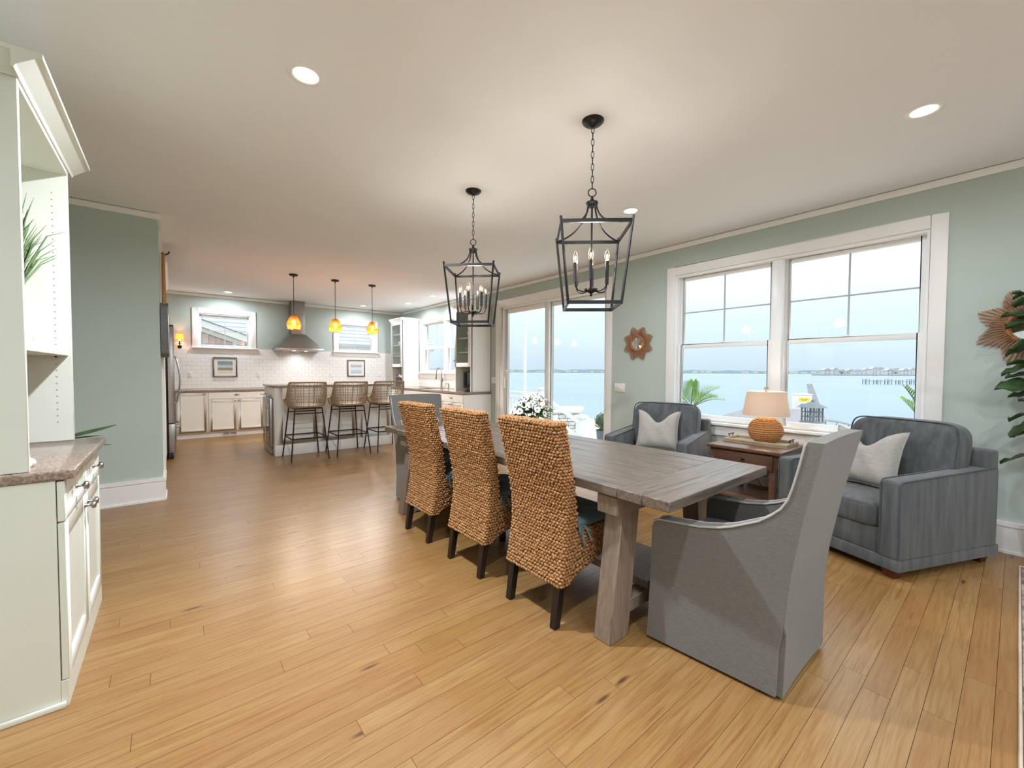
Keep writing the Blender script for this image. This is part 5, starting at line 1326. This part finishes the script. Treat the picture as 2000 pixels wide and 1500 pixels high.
for s_ in (-1, 1): obj('rope', MB().tube([(.03, s_*.33, .45), (.032, s_*.335, .56), (.03, s_*.24, .78), (.03, s_*.12, .98), (.03, s_*.02, 1.10)], [.02, .016, .014, .014, .013], 8), 'rope', t, smooth=60)
obj('hook', MB().box(0, .008, -.02, .02, 1.07, 1.22).tube([(.006, 0, 1.10), (.045, 0, 1.085), (.07, 0, 1.10), (.08, 0, 1.125)], .007, 8), 'black_metal', t)
# ---------------------------------------------------------------- outdoors: beach, bay, deck
WZ, GZ, DZ = -1.5, -1.2, -.2
struct('ground', MB().box(-40, 17.3, -60, 80, -1.6, GZ), 'sand')
struct('water', MB().box(17.3, 5000, -4000, 4500, WZ-.2, WZ), 'bay_water')
fwh = Vector((sin(YAW), cos(YAW), 0))
def far(px, depth, z=0.0): return fwh*depth+rt*(depth*(px-1000)/F_PX)+Vector((0, 0, z))
RT2 = Matrix((rt, fwh, Vector((0, 0, 1)))).transposed()
def oriented(mb): return mb.xf(RT2.to_4x4())
# far shore: a long low strip of land with hazy trees
def strip(name, d0, d1, p0, p1, z0, z1, mat, jag=0.0, n=60, seed=1):
    rj = random.Random(seed); mb = MB(); prev = None
    for i in range(n+1):
        px = p0+(p1-p0)*i/n; h = z1+(rj.uniform(-jag, jag) if jag else 0); a, b = far(px, d0), far(px, d1); cur = [(a.x, a.y, z0), (b.x, b.y, z0), (b.x, b.y, h), (a.x, a.y, h)]
        if prev:
            mb.add(prev+cur, [(0, 4, 7, 3), (3, 7, 6, 2), (2, 6, 5, 1)])
        prev = cur
    return obj(name, mb, mat)
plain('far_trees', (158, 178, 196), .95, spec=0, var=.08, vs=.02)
s_ = strip('land', 1080, 1500, -2500, 2600, WZ, -.2, 'shore_green'); s_['kind'] = 'structure'
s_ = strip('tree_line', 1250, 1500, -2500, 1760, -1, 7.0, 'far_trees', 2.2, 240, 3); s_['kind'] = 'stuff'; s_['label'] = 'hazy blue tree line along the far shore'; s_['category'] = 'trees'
rh = random.Random(4); mb = MB()
for k in range(60):
    c = far(rh.uniform(900, 1620), rh.uniform(1100, 1220)); w_ = rh.uniform(4, 9); h_ = rh.uniform(2.5, 5.5)
    mb.box(c.x-w_/2, c.x+w_/2, c.y-w_/2, c.y+w_/2, -1, h_)
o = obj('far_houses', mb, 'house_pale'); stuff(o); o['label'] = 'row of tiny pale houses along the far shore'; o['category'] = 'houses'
s_ = strip('land', 470, 700, 1585, 2500, WZ, -.5, 'house_grey'); s_['kind'] = 'structure'
def far_house(label, px, depth, w_, h_, rf, col, roof='roof_slate', gable=True):
    w_ *= .66; c = far(px, depth); t = thing('waterfront_house', label, 'house', (c.x, c.y, -1), -YAW, 'waterfront houses across the bay')
    obj('wall', MB().box(-w_/2, w_/2, -3, 3, 0, h_), col, t)
    if gable: obj('roof', MB().prism([(-w_/2-.6, h_), (w_/2+.6, h_), (0, h_+rf)], -3.3, 3.3, 'y'), roof, t)
    else: obj('roof', MB().hexa([(-w_/2-.3, -3.3, h_), (w_/2+.3, -3.3, h_), (w_/2+.3, 3.3, h_), (-w_/2-.3, 3.3, h_), (-w_/5, -1.5, h_+rf), (w_/5, -1.5, h_+rf), (w_/5, 1.5, h_+rf), (-w_/5, 1.5, h_+rf)]), roof, t)
    n = max(2, int(w_/3.2))
    for r_ in range(1 if h_ < 5 else 2):
        for k in range(n):
            x = -w_/2+w_*(k+.5)/n; obj('window', MB().box(x-.7, x+.7, -3.08, -2.9, 1.0+3*r_, 2.6+3*r_), 'house_grey', t)
hs = [(1612, 490, 13, 5.5, 3, 1), (1628, 520, 10, 6.5, 3, 1), (1642, 490, 12, 4.0, 2.5, 0), (1658, 550, 12, 5.5, 2.6, 1), (1674, 490, 14, 4.2, 2.6, 0), (1690, 530, 12, 6.4, 3.4, 1), (1704, 490, 10, 7.2, 3, 1), (1718, 570, 13, 7.6, 3, 0), (1734, 500, 13, 5.6, 3, 1), (1750, 545, 11, 6.2, 3, 0), (1764, 490, 12, 5.6, 3, 1), (1778, 575, 11, 7.4, 3.2, 1), (1792, 500, 12, 6.6, 3.4, 0)]
tw = ['at the tip of the point', 'second from the tip of the point', 'low and wide near the tip of the point', 'with a gable roof left of the trees on the point', 'low and wide beside the trees on the point', 'tall with a steep gable near the middle of the point', 'tall and narrow at the middle of the point', 'tallest with a hipped roof on the point', 'with a gable roof beyond the middle of the point', 'with a hipped roof above the dock pilings', 'with a gable roof above the dock middle', 'tall with a gable above the dock', 'with a hipped roof beside the window casing']
tw[3] = 'with a gable roof before the trees on the point'
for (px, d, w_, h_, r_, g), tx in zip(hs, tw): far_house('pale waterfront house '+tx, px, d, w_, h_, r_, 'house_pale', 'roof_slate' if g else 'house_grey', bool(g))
for px in (1644, 1652, 1748):
    c = far(px, 478 if px == 1644 else 508); t = thing('shore_tree', ('small grey-green tree before the low wide house on the point' if px == 1644 else 'small grey-green tree behind the low wide house on the point') if px != 1748 else 'small grey-green tree near the dock end on the point', 'tree', (c.x, c.y, -1), 0, 'trees on the point')
    obj('trunk', MB().tube([(0, 0, 0), (0, 0, 3)], .3, 6), 'roof_slate', t); mb = MB()
    for k in range(7): mb.sell((rh.uniform(-1.6, 1.6), rh.uniform(-1.6, 1.6), 3.6+rh.uniform(-1, 1.6)), (1.5, 1.5, 1.2), 1, 1, 8, 6)
    obj('crown', mb, 'shore_green', t, smooth=80)
c = far(1688, 108, WZ); t = thing('dock', 'long wooden dock on pilings out in the bay', 'dock', tuple(c), -YAW)
obj('deck', MB().box(0, 20, -.6, .6, .72, .86), 'house_grey', t)
for k in range(7):
    for x in (.1+2.9*k, .1+2.9*k+.7):
        for y in (-.6, .6): obj('piling', MB().tube([(x, y, -.3), (x, y, 1.35 if k % 2 == 0 else 1.15)], .09, 8), 'dock_post', t)
# deck with railing and stairs beyond the sliding door
struct('deck', MB().box(XW+.165, 7.46, 3.0, 10.3, GZ, DZ), 'deck_floor')
t = thing('deck_railing', 'white deck railing with capped posts beyond the sliding door', 'railing', (7.38, 8.6, DZ))
posts = (-.78, .95)
for y in posts:
    p_ = obj('post', MB().box(-.06, .06, y-.06, y+.06, 0, 1.03), 'deck_white', t, bevel=.004)
    obj('cap', MB().box(-.085, .085, y-.085, y+.085, 1.03, 1.06).hexa([(-.075, y-.075, 1.06), (.075, y-.075, 1.06), (.075, y+.075, 1.06), (-.075, y+.075, 1.06), (-.02, y-.02, 1.09), (.02, y-.02, 1.09), (.02, y+.02, 1.09), (-.02, y+.02, 1.09)]), 'deck_white', p_)
obj('top_rail', MB().box(-.045, .045, posts[0], posts[1], .90, .95), 'deck_white', t, bevel=.004)
obj('sub_rail', MB().box(-.03, .03, posts[0], posts[1], .78, .84), 'deck_white', t)
obj('bottom_rail', MB().box(-.03, .03, posts[0], posts[1], .08, .13), 'deck_white', t)
for k in range(11):
    y = posts[0]+(posts[1]-posts[0])*(k+1)/12; obj('baluster', MB().box(-.018, .018, y-.018, y+.018, .13, .78), 'deck_white', t)
t = thing('stair_railing', 'white stair handrail sloping down to a capped newel post', 'railing', (7.38, 6.42, GZ))
obj('newel_post', MB().box(-.07, .07, -.07, .07, 0, 1.42), 'deck_white', t, bevel=.004)
obj('cap', MB().box(-.11, .11, -.11, .11, 1.42, 1.46).box(-.085, .085, -.085, .085, 1.46, 1.49), 'deck_white', t)
obj('handrail', MB().bar((0, .05, 1.28), (0, 1.30, 1.85), .09, .06), 'deck_white', t)
obj('lower_rail', MB().bar((0, .05, .92), (0, 1.30, 1.49), .05, .07), 'deck_white', t)
obj('drop_rail', MB().box(-.045, .045, .07, .16, .2, 1.27), 'deck_white', t)
c = far(1025, 11.9); t = thing('flag_pole', 'tall white pole rising beyond the deck railing', 'pole', (c.x, c.y, GZ))
obj('shaft', MB().tube([(0, 0, 0), (0, 0, 7.5)], [.05, .042], 12), 'deck_white', t, smooth=60)
obj('finial', MB().sell((0, 0, 7.55), (.07, .07, .07), 1, 1, 12, 8), 'deck_white', t, smooth=70)
# dry-stone pillar
c = far(1100, 12.2); t = thing('stone_pillar', 'grey stacked-stone pillar beside the deck stairs', 'pillar', (c.x, c.y, GZ), -YAW+.2)
obj('core', MB().box(-.36, .36, -.36, .36, 0, 1.30), 'house_grey', t)
z = 0.0; rs_ = random.Random(2)
while z < 1.28:
    h_ = min(rs_.uniform(.09, .15), 1.31-z)
    for face in range(2):
        x = -.39
        while x < .38:
            w_ = min(rs_.uniform(.14, .28), .39-x)
            if w_ < .05: break
            mb = MB().box(x+.006, x+w_-.006, -.39-rs_.uniform(0, .02), -.34, z+.006, z+h_-.006)
            if face: mb.v = [(-p[1], p[0], p[2]) for p in mb.v]; mb.v = [(-p[0], p[1], p[2]) for p in mb.v]
            obj('stone', mb, 'stone_block', t, bevel=.01, seg=1); x += w_
    z += h_
obj('cap_stone', MB().box(-.43, .43, -.43, .43, 1.31, 1.37), 'stone_block', t, bevel=.012)
c = far(1124, 14.0); t = thing('beach_bench', 'pale plank bench on the sand by the water', 'bench', (c.x, c.y, GZ), -YAW)
obj('seat', MB().box(-.5, .26, -.15, .15, 1.18, 1.32), 'deck_white', t, bevel=.01)
for x in (-.4, .14): obj('leg', MB().box(x-.05, x+.05, -.08, .08, 0, 1.18), 'deck_white', t)
# boxwood in a pot by the door
t = thing('boxwood_topiary', 'clipped boxwood ball in a blue-grey pot outside the sliding door', 'plant', (6.28, 4.92, DZ))
obj('pot', MB().lathe([(.10, 0), (.12, .02), (.15, .36), (.165, .40), (.15, .40), (.13, .36), (.001, .35)], 24), 'leaf_pot', t, smooth=50)
obj('stem', MB().tube([(0, 0, .35), (0, 0, .52)], .015, 8), 'stem_green', t)
mb = MB(); rb2 = random.Random(8)
for k in range(420):
    q = k*2.399963; zc = 1-2*(k+.5)/420; r = sqrt(1-zc*zc); d = Vector((r*cos(q), r*sin(q), zc)); p_ = d*rb2.uniform(.13, .185); a = d.orthogonal().normalized()*.022; b = d.cross(a)*.7; n_ = d*.012
    mb.add([p_-a, p_+b+n_, p_+a, p_-b+n_], [(0, 1, 2, 3)])
mb.v = [(x, y, z+.56) for x, y, z in mb.v]; stuff(obj('foliage', mb, 'boxwood', t))
obj('foliage_core', MB().sell((0, 0, .56), (.14, .14, .14), 1, 1, 14, 10), 'boxwood', t, smooth=80)
# palms outside the picture window
def frond(par, base, d, l, n=18, ll=.26, droop=.5, both=True, wl=.006):
    d = Vector(d).normalized(); pts = [Vector(base)+d*l*s_+Vector((0, 0, -droop*l*s_*s_)) for s_ in [k/10 for k in range(11)]]
    o = obj('rachis', MB().tube(pts, [.008*(1-.08*k) for k in range(11)], 5), 'stem_green', par); mb = MB()
    for k in range(n):
        s_ = .12+.88*k/n; i = min(9, int(s_*10)); p_ = pts[i]+(pts[i+1]-pts[i])*(s_*10-i); tg = (pts[i+1]-pts[i]).normalized(); sd = tg.cross(Vector((0, 0, 1))).normalized(); up_ = sd.cross(tg)
        for g in ((-1, 1) if both else (1,)):
            dd = (tg*.75+sd*g*.55+up_*.45).normalized(); L_ = ll*(1-.55*s_)*(.6+.4*sin(pi*min(1, s_+.2))); wv = dd.cross(up_).normalized()*wl
            a, b, c_ = p_, p_+dd*L_*.5, p_+dd*L_+Vector((0, 0, -.03))
            mb.add([a-wv*.6, a+wv*.6, b+wv, b-wv, c_], [(0, 1, 2, 3), (3, 2, 4)])
    stuff(obj('leaflets', mb, 'palm_leaf', par))
t = thing('potted_palm', 'potted palm with feathery green fronds outside the picture window near the mirror', 'plant', (6.05, 3.12, GZ))
obj('pot', MB().lathe([(.18, 0), (.2, .03), (.26, .42), (.24, .42), (.001, .38)], 24), 'ceramic_pot', t, smooth=50)
obj('trunk', MB().tube([(0, 0, .38), (.02, 0, 1.0), (.0, .0, 1.98)], [.05, .04, .03], 8), 'stem_green', t)
vr2 = Vector((rt.x, rt.y, 0))
for a, b, u_, l in ((.65, 0, .85, .62), (.95, .2, .6, .6), (.1, .1, 1, .55), (-.7, .1, .7, .6), (-.3, .6, .8, .55), (.4, -.6, .7, .5)):
    dv = vr2*a+fwh*b; frond(t, (0, 0, 1.95), (dv.x, dv.y, u_), l*1.15, 20, .36, .35)
t = thing('potted_palm', 'arching yellow-green palm outside the picture window beside the armchair back', 'plant', (6.0, .55, GZ))
obj('pot', MB().lathe([(.18, 0), (.2, .03), (.26, .42), (.24, .42), (.001, .38)], 24), 'ceramic_pot', t, smooth=50)
obj('trunk', MB().tube([(0, 0, .38), (.0, .02, 1.0), (.0, .0, 1.9)], [.05, .04, .03], 8), 'stem_green', t)
for a, b, u_, l in ((-.42, 0, 1.0, .75), (.1, .1, 1, .7), (.7, .2, .8, .6), (-.1, .5, .9, .6), (.3, -.5, .9, .6)):
    dv = vr2*a+fwh*b; frond(t, (0, 0, 1.86), (dv.x, dv.y, u_), l, 16, .27, .25, True, .009)
# garden lantern, dock box with label, slatted beach chair, covered boat
c = far(1588, 5.6); t = thing('garden_lantern', 'grey pagoda garden lantern with square panes on a post', 'lantern', (c.x, c.y, GZ), -YAW+.3)
obj('post', MB().tube([(0, 0, 0), (0, 0, 1.83)], .025, 8), 'house_grey', t)
obj('base', MB().box(-.10, .10, -.10, .10, 1.82, 1.845), 'house_grey', t)
for s1 in (-1, 1):
    for s2 in (-1, 1): obj('corner_bar', MB().box(s1*.082-.008, s1*.082+.008, s2*.082-.008, s2*.082+.008, 1.845, 2.03), 'lantern_grey', t)
for k in range(4):
    q = k*pi/2; mb = MB()
    for z in (1.905, 1.967): mb.box(-.08, .08, -.085, -.079, z-.005, z+.005)
    for x in (-.027, .027): mb.box(x-.005, x+.005, -.085, -.079, 1.845, 2.03)
    mb.xf(Matrix.Rotation(q, 4, 'Z')); obj('lattice', mb, 'lantern_grey', t)
obj('roof', MB().hexa([(-.125, -.125, 2.03), (.125, -.125, 2.03), (.125, .125, 2.03), (-.125, .125, 2.03), (-.02, -.02, 2.105), (.02, -.02, 2.105), (.02, .02, 2.105), (-.02, .02, 2.105)]), 'lantern_grey', t)
obj('finial', MB().sell((0, 0, 2.115), (.018, .018, .02), 1, 1, 10, 8), 'lantern_grey', t, smooth=70)
obj('candle', MB().lathe([(.03, 1.845), (.03, 1.92), (.001, 1.925)], 12), 'deck_white', t)
c = far(1567, 11.5); t = thing('dock_box', 'white dock power box with yellow label and blue oval emblem', 'box', (c.x, c.y, GZ), -YAW-.15)
obj('post', MB().box(-.06, .06, -.02, .1, 0, 1.5), 'house_grey', t)
obj('housing', MB().box(-.19, .19, -.14, .14, 1.48, 1.88), 'deck_white', t, bevel=.015)
obj('lid', MB().box(-.2, .2, -.15, .15, 1.88, 1.92), 'deck_white', t, bevel=.01)
obj('side_motor', MB().lathe([(.07, .19), (.07, .32), (.05, .34), (.001, .34)], 14, (0, 0, 1.75), 'x'), 'house_grey', t)
obj('label_plate', MB().box(-.15, .13, -.146, -.138, 1.70, 1.82), 'yellow_label', t)
mb = MB()
for z, a, b in ((1.775, -.11, -.04), (1.775, -.01, .09), (1.74, -.07, .05)):
    x = a
    while x < b: mb.box(x, x+.014, -.149, -.145, z-.011, z+.011); x += .021
stuff(obj('label_lettering', mb, 'lantern_grey', t))
obj('emblem', MB().lathe([(.065, -.146), (.065, -.138)], 24, (-.01, 0, 1.585), 'y').xf(Matrix.Diagonal((1.7, 1, 1, 1))), 'blue_label', t)
obj('emblem_wave', MB().tube([(-.09, -.148, 1.575), (-.05, -.148, 1.59), (-.02, -.148, 1.575), (.02, -.148, 1.59), (.06, -.148, 1.58)], .008, 6), 'deck_white', t)
c = far(1600, 13.6); t = thing('beach_chair', 'white slatted beach chair with tall tapering back on the shore', 'chair', (c.x, c.y, GZ), -YAW+.45)
for k in range(6):
    z0_, z1_ = 1.02+.185*k, 1.02+.185*(k+1); w0, w1 = .34-.035*k, .34-.035*(k+1)
    obj('back_slat', MB().hexa([(-w0, -.02+.05*k, z0_+.008), (w0, -.02+.05*k, z0_+.008), (w0, .01+.05*k, z0_+.008), (-w0, .01+.05*k, z0_+.008), (-w1, .03+.05*k, z1_), (w1, .03+.05*k, z1_), (w1, .06+.05*k, z1_), (-w1, .06+.05*k, z1_)]), 'cover_grey', t)
obj('seat', MB().hexa([(-.30, -.75, .95), (.52, -.72, .80), (.5, .02, .98), (-.34, .02, .98), (-.30, -.75, 1.0), (.52, -.72, .86), (.5, .02, 1.03), (-.34, .02, 1.03)]), 'cover_grey', t)
for a, b in (((-.3, -.7, .95), (-.5, -.4, 0)), ((.45, -.65, .82), (.3, -.75, 0)), ((.45, 0, .98), (.6, .1, 0)), ((-.3, 0, .98), (-.4, .2, 0))): obj('leg', MB().tube([a, b], .022, 6), 'house_grey', t)
c = far(1490, 11.0); t = thing('covered_boat', 'small boat under a grey cover on the beach', 'boat', (c.x, c.y, GZ), -YAW)
obj('hull', MB().hexa([(-.7, -.3, .25), (.9, -.35, .25), (.9, .35, .25), (-.7, .3, .25), (-1.0, -.45, 1.05), (1.25, -.5, 1.1), (1.25, .5, 1.1), (-1.0, .45, 1.05)]), 'house_grey', t, bevel=.03)
obj('cover', MB().add([(-1.05, 0, 1.36), (.9, -.55, 1.12), (1.3, -.1, 1.34), (.9, .5, 1.15), (-.3, 0, 1.58), (1.1, 0, 1.52), (-.6, -.5, 1.08), (-.6, .5, 1.08)], [(0, 6, 4), (6, 1, 5, 4), (1, 2, 5), (2, 3, 5), (3, 7, 4, 5), (7, 0, 4), (0, 7, 3, 2, 1, 6)]), 'cover_grey', t)
for x in (-.5, .7): obj('trestle', MB().bar((x, -.4, 0), (x, 0, .3), .06, .06).bar((x, .4, 0), (x, 0, .3), .06, .06), 'house_grey', t)

# ---------------------------------------------------------------- neighbouring house seen through the kitchen windows
t = thing('neighbour_house', 'neighbouring house with shingled gable and pale roof beyond the kitchen windows', 'house', (2.5, 16.0, GZ)); zz = lambda z: z-GZ
obj('wall', MB().box(-6, 6, 0, 5, 0, zz(2.2)), 'house_pale', t)
for k in range(9): obj('clapboard', MB().box(-1.0, 6, -.02, 0, zz(1.1)+.12*k, zz(1.1)+.12*k+.112), 'house_pale', t)
obj('gutter', MB().box(-1.0, 6.1, -.35, -.22, zz(2.18), zz(2.27)), 'roof_slate', t); obj('fascia', MB().box(-1.0, 6.1, -.22, -.18, zz(2.08), zz(2.27)), 'deck_white', t)
for k in range(22):
    y0_ = -.3+.2*k; z0_ = zz(2.25)+.145*k; obj('shingle_course', MB().hexa([(-6, y0_, z0_), (6.2, y0_, z0_), (6.2, y0_+.3, z0_+.19), (-6, y0_+.3, z0_+.19), (-6, y0_, z0_+.035), (6.2, y0_, z0_+.035), (6.2, y0_+.3, z0_+.21), (-6, y0_+.3, z0_+.21)]), 'roof_pale', t)
# gable wing: wall plane y=15 (local -1), rake falling to the side
gx = lambda x: x-2.5
def rake(x): return 2.44-.36*(x-.6)
obj('gable_wall', MB().prism([(gx(-4.6), zz(-1)), (gx(1.45), zz(-1)), (gx(1.45), zz(rake(1.45)-.02)), (gx(-1.6), zz(rake(-1.6)-.02)), (gx(-4.6), zz(rake(1.45)-.05))], -.98, -.1, 'y'), 'cedar_shingle', t)
rs_ = random.Random(6)
for r_ in range(7):
    z1_ = 2.63-.19*r_; z0_ = z1_-.19; x = .2
    while x < 1.45:
        w_ = rs_.uniform(.11, .18); x1_ = min(x+w_, 1.45); top = min(z1_, rake(x1_)-.02)
        if top-z0_ > .03: obj('shingle', MB().hexa([(gx(x)+.003, -1.012, zz(z0_)), (gx(x1_)-.003, -1.012, zz(z0_)), (gx(x1_)-.003, -.98, zz(z0_)), (gx(x)+.003, -.98, zz(z0_)), (gx(x)+.003, -1.0, zz(top)), (gx(x1_)-.003, -1.0, zz(top)), (gx(x1_)-.003, -.98, zz(top)), (gx(x)+.003, -.98, zz(top))]), 'cedar_shingle', t)
        x = x1_
obj('rake_board', MB().bar((gx(-1.6), -1.03, zz(rake(-1.6)+.03)), (gx(1.7), -1.03, zz(rake(1.7)+.03)), .05, .11), 'deck_white', t)
obj('corner_board', MB().box(gx(1.40), gx(1.5), -1.03, -.97, 0, zz(rake(1.45))), 'deck_white', t)
obj('soffit', MB().hexa([(gx(-1.6), -1.3, zz(rake(-1.6)+.10)), (gx(1.9), -1.3, zz(rake(1.9)+.10)), (gx(1.9), -.1, zz(rake(1.9)+.10)), (gx(-1.6), -.1, zz(rake(-1.6)+.10)), (gx(-1.6), -1.3, zz(rake(-1.6)+.30)), (gx(1.9), -1.3, zz(rake(1.9)+.30)), (gx(1.9), -.1, zz(rake(1.9)+.30)), (gx(-1.6), -.1, zz(rake(-1.6)+.30))]), 'deck_white', t)
obj('drip_edge', MB().bar((gx(-1.6), -1.31, zz(rake(-1.6)+.305)), (gx(1.92), -1.31, zz(rake(1.92)+.305)), .03, .022), 'lantern_grey', t)
